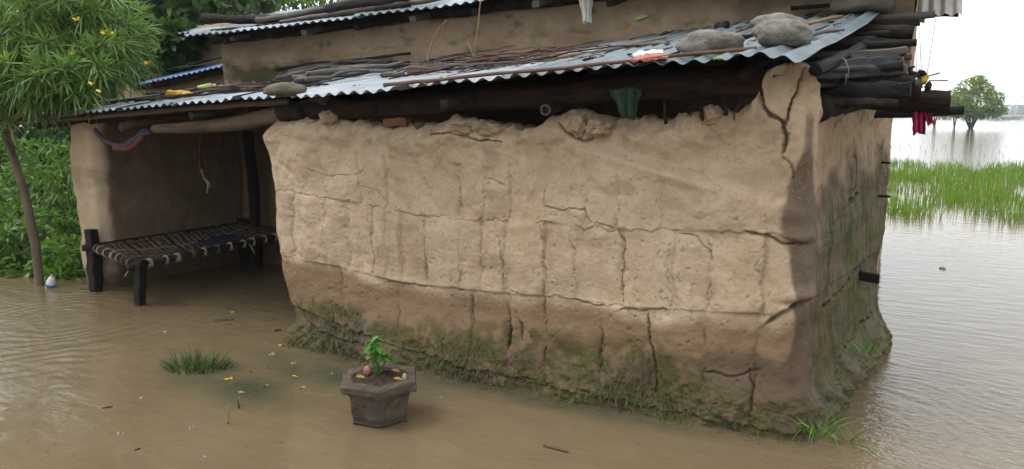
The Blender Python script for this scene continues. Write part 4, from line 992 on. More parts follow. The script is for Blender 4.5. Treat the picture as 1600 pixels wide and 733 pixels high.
def leafy(name, label, cat, base, lobes, n_leaf, size, mat, seed, trunk_r=0.05, aspect=0.5, group=None):
    rg = np.random.default_rng(seed); t = thing(name, label, cat, (base[0], base[1], BED), group)
    parts = []
    for (c, r) in lobes:
        m = (np.asarray(base) + np.asarray(c)) / 2 + rg.normal(0, 0.12, 3)
        parts.append(tube(resample([(base[0], base[1], BED), m, c], 8, 0.03, seed), np.linspace(trunk_r, trunk_r * 0.35, 8), 7, 0.25, seed))
    v, f = join(parts); obj('trunk', v, f, M['bark_dark'], t)
    B, D, R = [], [], []
    for (c, r) in lobes:
        k = int(n_leaf); d = rg.normal(0, 1, (k, 3)); d /= np.linalg.norm(d, axis=1)[:, None]
        q = rg.uniform(0.35, 1.0, k) ** 0.6; p = np.asarray(c) + d * q[:, None] * np.asarray(r)
        p += 0.10 * np.stack([fbm(p[:, 0] * 3, p[:, 2] * 3, seed, 2), fbm(p[:, 1] * 3, p[:, 0] * 3, seed + 1, 2), fbm(p[:, 2] * 3, p[:, 1] * 3, seed + 2, 2)], 1)
        keep = pn(p[:, 0] * 2.2 + p[:, 1], p[:, 2] * 2.4, seed + 4) > -0.42
        B.append(p[keep]); D.append((d + rg.normal(0, 0.6, d.shape) + [0, -0.15, -0.1])[keep])
    B = np.concatenate(B); D = np.concatenate(D); n = len(B)
    V, Fc, idx = leaf_batch(B, D, size * rg.uniform(0.6, 1.35, n), size * aspect * rg.uniform(0.75, 1.2, n), 0.3, 3, [0.3, 1.0, 0.85, 0.1])
    tag(obj('crown', V, Fc, mat, t, attrs={'rnd': np.clip(0.42 + 0.75 * pn(B[:, 0] * 2.6, B[:, 2] * 2.6, seed) + rg.normal(0, 0.22, n), 0, 1)[idx]}), kind='stuff')
    return t
A = lambda px, py, y: tuple(aty(px, py, y))
leafy('tree', 'tall dark tree farthest back at the upper left corner', 'tree', (-16.5, 8.5, 0), [(A(-20, 40, 8), (2.6, 1.5, 2.4)), (A(110, 20, 8), (2.6, 1.5, 2.2)), (A(220, -10, 8.4), (2.4, 1.5, 1.8)), (A(330, -35, 8.6), (2.0, 1.4, 1.2)), (A(60, 160, 8), (2.6, 1.2, 1.6)), (A(160, 110, 8), (2.2, 1.2, 1.6))], 1500, 0.26, M['broad_leaf'], 70, 0.14, 0.55)
leafy('shrub', 'deep green thicket farthest back at the left picture edge', 'shrub', (-16.0, 7.0, 0), [(A(-30, 300, 7), (2.4, 1.0, 1.3)), (A(70, 290, 7), (2.2, 1.0, 1.3)), (A(140, 330, 7), (1.8, 1.0, 1.2)), (A(20, 230, 7.2), (2.2, 1.0, 1.2))], 1300, 0.22, M['broad_leaf'], 69, 0.05, 0.5)
leafy('broadleaf_tree', 'dark broad-leaved tree hanging over the left end of the upper roof', 'tree', (-10.2, 4.6, 0), [(A(250, 20, 3.2), (0.9, 0.8, 0.8)), (A(190, -30, 3.6), (1.4, 1.0, 1.0)), (A(330, -10, 3.6), (0.9, 0.7, 0.55)), (A(270, 75, 2.7), (0.38, 0.4, 0.30)), (A(225, 60, 3.0), (0.5, 0.5, 0.5))], 950, 0.15, M['broad_leaf'], 71, 0.09, 0.62)
leafy('tree', 'tall leafy tree behind the house ridge above the roof logs', 'tree', (-11.0, 9.5, 0), [(A(400, -20, 8.5), (1.7, 1.2, 0.8)), (A(470, -25, 8.8), (1.3, 1.0, 0.55)), (A(330, -20, 8.5), (1.5, 1.0, 0.8))], 900, 0.14, M['shrub_leaf'], 72, 0.1, 0.45)
leafy('tree', 'dense green tree filling the gap behind the oleander crown', 'tree', (-12.6, 4.4, 0), [(A(60, 60, 4.0), (1.9, 1.2, 1.3)), (A(-60, 100, 4.0), (1.6, 1.2, 1.6)), (A(150, 110, 4.2), (1.2, 0.9, 0.9)), (A(20, 200, 3.6), (1.5, 1.0, 0.9)), (A(140, 30, 4.4), (1.2, 1, 1))], 1300, 0.15, M['broad_leaf'], 73, 0.1, 0.5)
leafy('shrub', 'bright green shrub at the water edge behind the slender oleander trunk', 'shrub', (-9.0, 1.5, 0), [(A(30, 380, 1.3), (0.85, 0.5, 0.45)), (A(100, 390, 1.5), (0.55, 0.5, 0.40)), (A(-30, 330, 1.3), (0.7, 0.5, 0.5)), (A(45, 420, 0.55), (0.55, 0.30, 0.20)), (A(-10, 420, 0.5), (0.5, 0.35, 0.22)), (A(105, 415, 0.75), (0.35, 0.3, 0.22)), (A(20, 435, 0.40), (0.45, 0.25, 0.10)), (A(95, 432, 0.55), (0.32, 0.2, 0.10)), (A(20, 385, 0.7), (0.5, 0.4, 0.25))], 800, 0.13, M['shrub_leaf'], 74, 0.03, 0.28)
leafy('shrub', 'light green bamboo-leaved shrub left of the porch pillar', 'shrub', (-9.4, 2.4, 0), [(A(90, 290, 2.3), (0.7, 0.5, 0.40)), (A(40, 310, 2.5), (0.9, 0.6, 0.5)), (A(110, 345, 2.2), (0.5, 0.4, 0.35)), (A(-10, 270, 2.6), (0.9, 0.6, 0.6)), (A(70, 255, 2.9), (0.8, 0.5, 0.4))], 800, 0.15, M['shrub_leaf'], 75, 0.03, 0.2)
leafy('shrub', 'dark undergrowth in the shade behind the shrubs at far left', 'shrub', (-12.5, 4.0, 0), [(A(60, 300, 4.4), (2.2, 0.8, 0.9)), (A(60, 390, 4.2), (2.4, 0.8, 0.7)), (A(-60, 330, 4.0), (1.6, 0.8, 1.3))], 1200, 0.16, M['broad_leaf'], 76, 0.04, 0.5)

# ================================================================== STRING COT IN THE PORCH
cl = [atz(152, 455, 0), atz(221, 477, 0)]
a0 = np.array([cl[0][0], cl[0][1]]); b0 = np.array([cl[1][0], cl[1][1]]); back = np.array([0.16, 1.58])
ct = thing('string_cot', 'wooden string cot with dark legs standing in the flooded porch', 'cot', (a0[0] + 0.4, a0[1] + 0.8, BED))
def leg(xy, top, w, lean=(0, 0), seed=0):
    v, f = beam_box((xy[0] - lean[0], xy[1] - lean[1], BED), (xy[0] + lean[0], xy[1] + lean[1], top), w, w * 0.9, 0.004, 9, seed)
    c = v.reshape(9, 8, 3); ctr = c.mean(1, keepdims=True); sc = np.array([0.82, 0.85, 0.9, 1.0, 1.05, 1.05, 1.0, 0.95, 0.88])[:, None, None]
    return obj('leg', (ctr + (c - ctr) * sc).reshape(-1, 3), f, M['charred'], ct, smooth=False)
leg(a0, 0.57, 0.105, (0.0, 0.0), 1); leg(b0, 0.41, 0.08, (0.06, -0.01), 2); leg(a0 + back, 0.50, 0.10, (0, 0), 3); leg(b0 + back, 0.48, 0.10, (0.02, 0), 4)
RZ = [0.415, 0.345, 0.43, 0.40]
c4 = [np.r_[a0, RZ[0]], np.r_[b0, RZ[1]], np.r_[b0 + back, RZ[3]], np.r_[a0 + back, RZ[2]]]
for i in range(4):
    p, q = c4[i], c4[(i + 1) % 4]; e = (q - p) / np.linalg.norm(q - p) * 0.09
    log('rail', [p - e, (p + q) / 2, q + (e if i else e * 0.6)], 0.030, 0.030, M['bark_dark'], ct, 12, 0.004, 22 + i, 9, 0.2)
# webbing: broad flat bands across, narrower strings along, sagging in the middle
def bed(u, w):
    p = (c4[0] * (1 - u) + c4[1] * u) * (1 - w) + (c4[3] * (1 - u) + c4[2] * u) * w
    p = p.copy(); p[2] += 0.022 - 0.10 * math.sin(math.pi * u) * math.sin(math.pi * min(1, w * 1.05)) ** 0.7; return p
rgw = np.random.default_rng(6)
for k in range(30):
    w0 = 0.015 + k / 30 * 0.97 + rgw.normal(0, 0.006); w1 = w0 + rgw.uniform(0.020, 0.034); ph = rgw.uniform(0, 6); V = []
    for j in range(13):
        u = 0.01 + 0.98 * j / 12; z = 0.004 * math.sin(j * 2.1 + ph) + 0.008 * float(pn(u * 4, k * 0.7, 3))
        for ww in (w0, w1): V.append(bed(u, ww) + [0, 0, z])
        for ww in (w1, w0): V.append(bed(u, ww) + [0, 0, z - 0.006])
    fs = [(j * 4 + m, j * 4 + (m + 1) % 4, j * 4 + 4 + (m + 1) % 4, j * 4 + 4 + m) for j in range(12) for m in range(4)]
    obj('webbing_band', V, fs, M['web_brown'] if (k < 11 or rgw.random() < 0.25) else M['web_grey'], ct)
for k in range(5):
    u = 0.10 + 0.8 * k / 4
    v, f = tube([bed(u, w) + [0, 0, 0.006 + 0.004 * math.sin(w * 60 + k)] for w in np.linspace(0.01, 0.99, 22)], 0.006, 5, 0, 0); obj('webbing_string', v, f, M['rope'] if k % 4 == 1 else M['web_brown'], ct)
def coil(p, ax, r, n, pitch, wire, seed):
    ax = ax / np.linalg.norm(ax); a = np.cross(ax, [0, 0, 1]); a /= np.linalg.norm(a); b = np.cross(ax, a); t = np.linspace(0, n * 2 * math.pi, int(n * 12))
    return tube([p + ax * pitch * (x / (2 * math.pi)) + (a * math.cos(x) + b * math.sin(x)) * r for x in t], wire, 5)
rgc = np.random.default_rng(4)
for i, (s0, s1, cnt) in enumerate([(c4[0], c4[1], 7), (c4[1], c4[2], 11)]):
    for k in range(cnt):
        u = 0.06 + 0.9 * (k + rgc.uniform(-0.2, 0.2)) / cnt; p = s0 * (1 - u) + s1 * u
        v, f = coil(p, s1 - s0, 0.036, rgc.choice([1.3, 1.8, 2.4]), 0.016, 0.0075, k); obj('rope_lashing', v, f, M['rope'] if rgc.random() < 0.75 else M['web_brown'], ct)
e_ = np.r_[b0, RZ[1]]
v, f = tube(resample([e_ + [-0.06, 0.02, 0], e_ + [-0.12, 0.0, -0.05], e_ + [-0.16, -0.02, -0.11]], 8, 0.01, 3), 0.006, 5); obj('loose_string', v, f, M['rope'], ct)
v, f = tube(resample([c4[1] * 0.3 + c4[2] * 0.7 + [0.02, -0.02, 0], c4[1] * 0.3 + c4[2] * 0.7 + [0.10, -0.06, -0.03], c4[1] * 0.3 + c4[2] * 0.7 + [0.16, -0.10, -0.08]], 8, 0.01, 5), 0.006, 5); obj('loose_string', v, f, M['rope'], ct)
# folded blue cloth lying on the cot
def cloth_patch(name, corner_fn, nu, nv, mat, thick, amp, seed, freq=5):
    U, Wv = np.meshgrid(np.linspace(0, 1, nu), np.linspace(0, 1, nv), indexing='ij'); V = np.zeros((nu, nv, 3))
    for i in range(nu):
        for j in range(nv):
            V[i, j] = corner_fn(U[i, j], Wv[i, j])
    V[:, :, 2] += amp * (0.5 + 0.5 * fbm(U * freq, Wv * freq, seed, 3)) + thick
    lo = V.copy(); lo[:, :, 2] -= thick
    n = nu * nv; f = grid_faces(nu, nv); allv = np.concatenate([V.reshape(-1, 3), lo.reshape(-1, 3)]); fs = [tuple(q) for q in f] + [tuple(q[::-1] + n) for q in f]
    rim = [i * nv for i in range(nu)] + [(nu - 1) * nv + j for j in range(1, nv)] + [i * nv + nv - 1 for i in range(nu - 2, -1, -1)] + [j for j in range(nv - 2, 0, -1)]
    fs += [(rim[k], rim[(k + 1) % len(rim)], rim[(k + 1) % len(rim)] + n, rim[k] + n) for k in range(len(rim))]
    return obj(name, allv, fs, mat)
tag(cloth_patch('folded_cloth', lambda u, w: bed(0.35 + 0.55 * u, 0.55 + 0.20 * w + 0.03 * math.sin(u * 5)) + [0, 0, 0.012], 22, 14, M['blue_cloth'], 0.012, 0.022, 4), 'dark blue cloth folded on the middle of the string cot', 'cloth')

# things hanging in the porch
def rope_curve(pts, r, n, seed, wob=0.006): return tube(resample(pts, n, wob, seed), r, 7, 0.3, seed)
sl = thing('cloth_sling', 'twisted many-coloured cloth sling hanging below the porch beam', 'cloth', tuple(aty(190, 230, 0.34)))
H_ = [(150, 203), (160, 218), (178, 227), (198, 228), (212, 220), (222, 208), (236, 209)]
for i, (m, off) in enumerate([('mauve_cloth', 0), ('rust_cloth', 5), ('teal_cloth', -4)]):
    pts = [aty(px + (2 if i else 0), py + off * (0.3 + 0.7 * math.sin(math.pi * k / 6)), 0.34 + 0.012 * i) for k, (px, py) in enumerate(H_)]
    if i == 1: pts = pts[2:6]
    if i == 2: pts = pts[3:]
    v, f = rope_curve(pts, 0.021 if i == 0 else 0.026, 22, 50 + i); obj('strand', v, f, M[m], sl)
hs = thing('hanging_string', 'pale knotted string with a red rag hanging inside the porch', 'string', tuple(aty(318, 300, 0.9)))
v, f = rope_curve([aty(313, 205, 0.95), aty(312, 240, 0.92), aty(315, 262, 0.9)], 0.009, 10, 60); obj('string', v, f, M['red_rag'], hs)
v, f = rope_curve([aty(315, 258, 0.9), aty(318, 275, 0.9), aty(326, 287, 0.9), aty(322, 302, 0.9)], 0.007, 14, 61, 0.012); obj('string', v, f, M['rope'], hs)
v, f = rope_curve([aty(320, 278, 0.9), aty(328, 284, 0.9), aty(327, 292, 0.9)], 0.006, 8, 62, 0.01); obj('string', v, f, M['rope'], hs)
v, f = lump(aty(314, 260, 0.9), (0.02, 0.02, 0.035), 63, 0, 0, 0.4, 2, 3); obj('rag_knot', v, f, M['red_rag'], hs)

# ================================================================== ON AND AROUND THE ROOF
def on_roof(px, py, lift=0.0):
    """trace a photo point onto the lean-to roof surface"""
    d = ray(px, py)
    def under_(k):
        p = CAM + d * k; x = p[0]
        for _ in range(3):
            ye, ze = eave(x); t = (p[1] - ye) / (1.98 - ye); q = roof_pt(x, t); x += p[0] - q[0]
        return p, t, p[2] - q[2]
    prev = None
    for k in np.arange(2.5, 14, 0.12):
        p, t, g = under_(k)
        if p[1] > 1.97: break
        if t >= 0 and g <= 0:
            lo, hi = k - 0.12, k
            for _ in range(9):
                m = (lo + hi) / 2; p, t, g = under_(m)
                if g <= 0 and t >= 0: hi = m
                else: lo = m
            return (CAM + d * hi) + [0, 0, lift]
    return aty(px, py, 1.9)
def stone(name, label, px, py, w, h, mat, seed, rotz=0.0, tilt=0.0, dpt=None, up=0.0, cat='stone'):
    p = on_roof(px, py); sc = np.linalg.norm(p - CAM) / F_PX * 0.98
    v, f = lump(p + np.array([0, 0, h * sc * 0.42 + up]), (w * sc / 2, (dpt or w * 0.6) * sc / 2, h * sc / 2), seed, rotz + YAW, tilt, 0.22, 1.35, 4, 0.75)
    return tag(obj(name, v, f, M[mat]), label, cat)
stone('stone', 'long smooth grey river stone lying alone near the eave', 1110, 87, 98, 42, 'stone', 1, 0.0, -0.05, 45)
stone('stone', 'rounded pale stone, front of the stacked pair on the roof', 1222, 76, 86, 46, 'stone', 2, 0.0, 0.03, 55)
stone('stone', 'flat pale stone, behind and on top of the front rounded stone', 1216, 56, 84, 34, 'stone', 3, 0.1, 0.0, 45)
stone('stone', 'big dark boulder at the top right of the roof', 1345, 24, 84, 34, 'stone_brown', 4, 0.0, 0.02, 50)
stone('stone', 'dark mossy stone on the roof edge above the porch lintel', 447, 151, 62, 22, 'stone_brown', 5, 0.0, 0.0, 34)
stone('stone', 'small flat brown stone beside the twig heap, left of the brick', 614, 124, 40, 13, 'stone_brown', 6, 0.0, 0.0, 26)
p = on_roof(658, 119); v, f = brick_mesh(p + [0, 0, 0.035], 0.20, 0.10, 0.06, YAW + 0.1, 9)
tag(obj('brick', v, f, M['brick'], smooth=False), 'single red brick lying among twigs on the roof middle', 'brick')

def roof_stick(label, pts, r0, r1, mat, seed, name='stick', group=None, wob=0.01, n=14, lift=0.0):
    P = [on_roof(px, py) + np.array([0, 0, r0 + 0.016 + lift]) for px, py in pts]
    o = log(name, P, r0, r1, M[mat], None, n, wob, seed, 7, 0.3)
    return tag(o, label, 'stick' if name == 'stick' else name, group)
roof_stick('long dark red rod lying just above the eave edge', [(600, 140), (740, 127), (900, 113), (1050, 98), (1182, 84)], 0.011, 0.009, 'twig', 1, 'rod', wob=0.004, n=24)
roof_stick('long yellowish bamboo stick slanting across the roof middle', [(770, 108), (880, 97), (960, 83), (1042, 66)], 0.012, 0.008, 'straw', 2)
roof_stick('thick grey branch end right of the bamboo stick', [(930, 90), (985, 80), (1045, 76)], 0.014, 0.011, 'grey_wood', 3)
roof_stick('pale stick beside the stacked stones near the roof corner', [(1262, 45), (1290, 38), (1314, 32)], 0.012, 0.009, 'straw', 4)
roof_stick('dark stick running behind the lone river stone', [(1150, 66), (1185, 62), (1215, 58)], 0.014, 0.012, 'charred', 5)
roof_stick('grey broken branch right of the stacked stones', [(1258, 66), (1290, 58), (1318, 56)], 0.012, 0.009, 'grey_wood', 6)
roof_stick('dark stick near the wall at upper right of the roof', [(1235, 20), (1290, 16), (1330, 12)], 0.016, 0.012, 'charred', 7)
# heap of weathered split branches left of the middle: each branch is its own thing
rg = np.random.default_rng(17)
for i in range(22):
    x0 = 432 + rg.uniform(0, 55); x1 = 560 + rg.uniform(0, 85); t = i / 21.0
    y0 = 142 - 20 * t + rg.uniform(-3, 2); y1 = y0 - (x1 - x0) * 0.075 - rg.uniform(4, 12)
    roof_stick('weathered grey branch in the wood heap above the porch end', [(x0, y0), ((x0 + x1) / 2, (y0 + y1) / 2 + rg.uniform(-4, 2)), (x1, y1)], rg.uniform(0.014, 0.028), 0.012, 'grey_wood' if rg.random() < 0.7 else 'bark_dark', 200 + i, 'branch', 'grey branches heaped on the lean-to roof', 0.02, 12, rg.uniform(0, 0.06))
def strewn(name, label, cat, rows, mats):
    parts, idx = [], []
    for k, (pts, r0, r1, wob, n, lift, m) in enumerate(rows):
        P = resample([on_roof(px, py) + np.array([0, 0, r0 + 0.016 + lift]) for px, py in pts], n, wob, 300 + k)
        v, f = tube(P, np.linspace(r0, r1, n), 6, 0.3, k); parts.append((v, f)); idx += [m] * len(f)
    v, f = join(parts)
    return tag(obj(name, v, f, None, mats=[M[q] for q in mats], mat_idx=idx), label, cat, kind='stuff')
rows = []
for i in range(64):
    x0 = 640 + rg.uniform(-40, 150); ln = rg.uniform(50, 230); t = rg.uniform(0, 1)
    y0 = 128 - (x0 - 640) * 0.085 - 20 * t; y1 = y0 - ln * rg.uniform(0.06, 0.17)
    rows.append(([(x0, y0), (x0 + ln * 0.5, (y0 + y1) / 2 + rg.uniform(-3, 2)), (x0 + ln, y1)], rg.uniform(0.003, 0.009), 0.003, 0.022, 10, rg.uniform(0, 0.05), int(rg.choice([0, 0, 1, 2]))))
strewn('brushwood', 'thin reddish brushwood strewn over the middle of the lean-to roof', 'brushwood', rows, ['twig', 'bark_dark', 'grey_wood'])
rows = []
for i in range(34):
    x0 = 190 + rg.uniform(0, 240); ln = rg.uniform(40, 160); y0 = 168 - (x0 - 190) * 0.09 - rg.uniform(0, 13); y1 = y0 - ln * rg.uniform(0.05, 0.13)
    rows.append(([(x0, y0), (x0 + ln * 0.5, (y0 + y1) / 2 + rg.uniform(-2, 2)), (x0 + ln, y1)], rg.uniform(0.006, 0.018), 0.006, 0.02, 8, rg.uniform(0, 0.03), int(rg.choice([0, 1, 1, 2]))))
strewn('brushwood', 'dark wet brushwood on the left roof end above the porch', 'brushwood', rows, ['twig', 'bark_dark', 'charred'])
rows = []
for i in range(60):
    x0 = 860 + rg.uniform(0, 470); y0 = 108 - (x0 - 860) * 0.145 - rg.uniform(-6, 24); ln = rg.uniform(4, 26)
    if y0 > 105 or y0 < 14: continue
    rows.append(([(x0, y0), (x0 + ln * 0.5, y0 - ln * 0.12), (x0 + ln, y0 - ln * rg.uniform(0, 0.35))], rg.uniform(0.003, 0.009), 0.003, 0.008, 5, 0.0, int(rg.choice([0, 1, 1]))))
strewn('bark_litter', 'dark scraps of bark and leaf litter on the bare right-hand sheets', 'litter', rows, ['twig', 'bark_dark'])
# two dry stalks standing up against the house wall
for i, (pts, lab) in enumerate([([(667, 104), (672, 75), (684, 48), (698, 31)], 'bent dry stalk leaning before the upper wall, the left one'), ([(740, 96), (744, 60), (750, 20), (752, -6)], 'straight dry stalk before the upper wall, the right one')]):
    P = [aty(px, py, 1.55 - 0.02 * k) for k, (px, py) in enumerate(pts)]
    tag(log('stalk', P, 0.010, 0.005, M['straw'], None, 12, 0.006, 600 + i, 6), lab, 'stalk')
tag(log('stalk', [aty(742, 92, 1.52), aty(737, 78, 1.52), aty(731, 66, 1.52)], 0.006, 0.004, M['straw'], None, 8, 0.004, 610, 6), 'short dry sprig at the foot of the right stalk', 'stalk')

def crumple(name, label, px, py, w, h, mat, seed, lift=0.02, cat='cloth', depth=0.7, amp=0.5):
    p = on_roof(px, py); sc = np.linalg.norm(p - CAM) / F_PX
    v, f = lump(p + np.array([0, 0, lift + h * sc * 0.4]), (w * sc / 2, w * sc * depth / 2, h * sc / 2), seed, YAW, 0.0, amp, 2.2, 4, 0.6)
    return tag(obj(name, v, f, M[mat]), label, cat)
crumple('crumpled_cloth', 'crumpled yellow cloth lying on the roof above the porch', 283, 157, 36, 15, 'yellow_cloth', 1, 0.0)
crumple('crumpled_cloth', 'second fold of yellow cloth just right of the crumpled one', 304, 153, 18, 7, 'yellow_cloth', 2, 0.0)
pb = [on_roof(309, 146) + [0, 0, 0.04], on_roof(338, 141) + [0, 0, 0.05]]
bt = thing('plastic_bottle', 'pale lime green plastic bottle lying on the roof', 'bottle', tuple(pb[0]))
v, f = tube([pb[0] + (pb[1] - pb[0]) * t for t in (0, .04, .12, .7, .82, .86)], [0.018, 0.034, 0.036, 0.036, 0.028, 0.016], 12); obj('body', v, f, M['lime_plastic'], bt)
v, f = tube([pb[0] + (pb[1] - pb[0]) * t for t in (0.85, .98, 1.0)], [0.018, 0.018, 0.015], 10); obj('cap', v, f, M['white_plastic'], bt)
def patch_on_roof(name, px0, px1, py_lo0, py_lo1, hgt, mat, label, seed, lift=0.02):
    def fn(u, w):
        px = px0 + (px1 - px0) * u; lo = py_lo0 + (py_lo1 - py_lo0) * u; return on_roof(px, lo - hgt * w * (0.7 + 0.5 * math.sin(math.pi * u)), lift)
    return tag(cloth_patch(name, fn, 16, 8, M[mat], 0.006, 0.018, seed), label, 'plastic bag')
patch_on_roof('plastic_bag', 986, 1044, 106, 100, 8, 'orange_plastic', 'orange-red half of a flattened plastic bag under the rod', 3, 0.015)
patch_on_roof('plastic_bag', 988, 1036, 97, 92, 7, 'white_plastic', 'white half of a flattened plastic bag behind the orange half', 4, 0.015)
crumple('fallen_leaf', 'yellow-green leaf stuck at the eave below the river stone', 1122, 97, 14, 4, 'lime_plastic', 8, 0.01, 'leaf')
crumple('tin_scrap', 'small black tin scrap standing behind the lone river stone', 1128, 48, 22, 16, 'tarp', 9, 0.0, 'scrap', 0.5, 0.25)
p0, p1 = on_roof(60, 178, 0.03), on_roof(245, 154, 0.03)
tag(log('drain_pipe', [on_roof(158, 164, 0.03), on_roof(205, 160, 0.03), on_roof(262, 152, 0.03)], 0.022, 0.022, M['tarp'], None, 12, 0.004, 8, 10, 0.05), 'dark blue-black hose lying on the left roof end', 'pipe')
# wet leaf litter and yellow petals scattered on the sheets
for i, (px, py) in enumerate([(118, 174), (148, 169), (152, 167), (203, 164), (128, 172), (560, 140), (690, 129), (1180, 70)]):
    p = on_roof(px, py, 0.02); n = 5; th = np.arange(n) * 2 * math.pi / n + i
    V, Fc, idx = leaf_batch(np.tile(p, (n, 1)), np.stack([np.cos(th), np.sin(th), np.full(n, 0.25)], 1), 0.045, 0.03, 0.3, 3, [0.3, 0.9, 1.0, 0.4])
    lab = ['leftmost yellow flower fallen on the roof under the oleander', 'yellow flower on the roof edge, left one of a touching pair', 'yellow flower on the roof edge, right one of a touching pair', 'yellow flower fallen on the roof left of the crumpled yellow cloth', 'second yellow flower from the left on the roof edge', 'yellow flower fallen below the grey branch heap', 'yellow flower fallen beside the long red rod', 'yellow flower fallen in front of the stacked stones'][i]
    tag(obj('fallen_flower', V, Fc, M['yellow_petal']), lab, 'flower', 'fallen flowers on the roof')

# logs weighing down the upper roof
def up_log(label, pts, y, r0, r1, mat, seed): return tag(log('roof_log', [aty(px, py, y) for px, py in pts], r0, r1, M[mat], None, 16, 0.012, seed, 10, 0.3), label, 'log')
up_log('long dark log with cut left end on the upper roof', [(317, 27), (400, 33), (480, 22), (560, 4), (620, -8)], 1.98, 0.045, 0.040, 'bark_dark', 1)
up_log('reddish straight pole beside the long log on the upper roof', [(402, 32), (470, 22), (540, 6), (600, -10)], 1.90, 0.028, 0.028, 'grey_wood', 2)
up_log('thick black stub log on the upper roof edge', [(514, 15), (560, 8), (640, -4)], 1.86, 0.050, 0.052, 'charred', 3)
up_log('thin dark pole lying low along the upper eave', [(330, 50), (430, 40), (540, 22), (640, 8)], 1.80, 0.020, 0.022, 'bark_dark', 4)
up_log('grey pole behind the thick black stub log', [(440, 34), (560, 16), (700, -4)], 1.84, 0.022, 0.022, 'grey_wood', 5)
for i in range(9):
    x0 = 235 + rg.uniform(0, 60); y0 = 118 - (x0 - 235) * 0.2 - rg.uniform(0, 6)
    p, q = aty(x0, y0, 2.5), aty(x0 + rg.uniform(30, 60), y0 - rg.uniform(6, 14), 2.55)
    tag(log('stick', [p, q], 0.014, 0.010, M['grey_wood' if i % 2 else 'bark_dark'], None, 6, 0.01, 700 + i, 6), 'dry stick heaped on the blue-edged shed roof', 'stick', 'sticks heaped on the shed roof')
# pale plastic hanging below the upper eave, green rag under the lower one
def hang(name, label, px, py_top, py_bot, w, y, mat, seed, cat='rag', taper=0.6, sway=0.0):
    a = aty(px, py_top, y); b = aty(px + sway, py_bot, y); sc = np.linalg.norm(a - CAM) / F_PX; V = []
    nu, nv = 12, 14
    for i in range(nu):
        for j in range(nv):
            u = i / (nu - 1) - 0.5; t = j / (nv - 1); wd = w * sc * (1 - (1 - taper) * t + 0.12 * float(pn(t * 4, 0.5, seed)))
            V.append(a + (b - a) * t + _right * u * wd + np.array([0, 0.025 * math.sin(u * 15 + seed) * (0.4 + t), 0]) + np.array([0, 0, -0.03 * abs(u) * t + 0.012 * float(pn(u * 5, t * 5, seed))]))
    V = np.array(V); f = grid_faces(nu, nv)
    o = obj(name, V, f, M[mat]); md = o.modifiers.new('thickness', 'SOLIDIFY'); md.thickness = 0.004
    return tag(o, label, cat)
hang('plastic_strip', 'pale torn plastic strip hanging under the upper eave', 915, -2, 34, 20, 1.80, 'white_plastic', 1, 'plastic', 0.45, 2)
hang('rag', 'dark green rag stuffed under the lean-to eave', 977, 138, 182, 52, -0.06, 'green_rag', 2, 'rag', 0.4, 4)
hang('pink_cloth', 'crimson cloth hanging from the projecting log end', 1437, 168, 207, 18, 1.12, 'pink_cloth', 3, 'cloth', 0.9)
hang('pink_cloth', 'smaller crimson cloth tail looped beside the hanging crimson cloth', 1448, 172, 192, 12, 1.13, 'pink_cloth', 4, 'cloth', 0.6, 8)
V, Fc, idx = leaf_batch(np.array([aty(990, 30, 1.96)]), np.array([[1.0, 0, 0.35]]), 0.12, 0.035, 0.2, 3, [0.2, 1, 0.8, 0.1], side=np.array([[0, 0.2, 1.0]]))
tag(obj('fallen_leaf', V, Fc, M['lime_plastic']), 'single yellow-green leaf stuck to the upper wall', 'leaf')

# black plastic bundle lashed to the gable corner
tb = thing('tarpaulin_bundle', 'black plastic roll and charred poles bundled under the roof corner', 'bundle', tuple(aty(1345, 165, 0.22)))
a_, b_ = aty(1250, 118, 0.22), aty(1408, 112, 0.55)
P = resample([a_, a_ * 0.5 + b_ * 0.5 + [0, 0, -0.006], b_], 40, 0.006, 3)
rad = 0.072 + 0.008 * fbm(np.linspace(0, 5, 40), np.zeros(40), 3, 3); rad[-3:] *= [0.97, 0.9, 0.6]; rad[:2] *= [0.8, 0.95]
v, f = tube(P, rad, 36, 0.0, 3, 1.0)
ctr = np.repeat(P, 36, 0); dv = v - ctr; ang = np.arctan2(dv[:, 2], dv[:, 1]); tt = np.repeat(np.linspace(0, 6, 40), 36)
k_ = 1 + 0.22 * fbm(np.cos(ang) * 1.6 + tt * 0.12, np.sin(ang) * 1.6, 12, 3) + 0.10 * fbm(np.cos(ang) * 6 + tt * 0.25, np.sin(ang) * 6 + tt * 0.2, 14, 4); v = ctr + dv * k_[:, None]
obj('wrapping', v, f, M['tarp'], tb)
v, f = coil(P[14], P[20] - P[10], 0.090, 1.05, 0.01, 0.003, 1); obj('lashing', v, f, M['wire'], tb)
for i, (x0, y0, x1, y1, yy_, r, m) in enumerate([(1268, 146, 1424, 140, 0.34, 0.050, 'charred'), (1275, 132, 1432, 128, 0.48, 0.045, 'bark_dark'), (1290, 158, 1416, 152, 0.50, 0.036, 'charred'), (1262, 104, 1400, 99, 0.50, 0.034, 'bark_dark'), (1300, 148, 1440, 146, 0.66, 0.040, 'beam_brown'), (1280, 160, 1404, 160, 0.30, 0.028, 'bark_dark'), (1300, 118, 1424, 120, 0.70, 0.036, 'charred')]):
    log('pole', [aty(x0 - 25, y0, yy_), aty((x0 + x1) / 2, (y0 + y1) / 2, yy_), aty(x1, y1, yy_)], r, r * 0.85, M[m], tb, 14, 0.008, 70 + i, 10, 0.55)
rgq = np.random.default_rng(3)
for i in range(12):
    q = aty(1412 + rgq.uniform(-6, 8), 128 + rgq.uniform(-22, 28), 0.55)
    v, f = tube(resample([q + [-0.12, 0, 0], q, q + np.array([rgq.uniform(0.01, 0.07), 0.02, rgq.uniform(-0.02, 0.02)])], 7, 0.008, i), rgq.uniform(0.005, 0.016), 6, 0.4, i); obj('stick_end', v, f, M['bark_dark' if i % 2 else 'beam_brown'], tb)
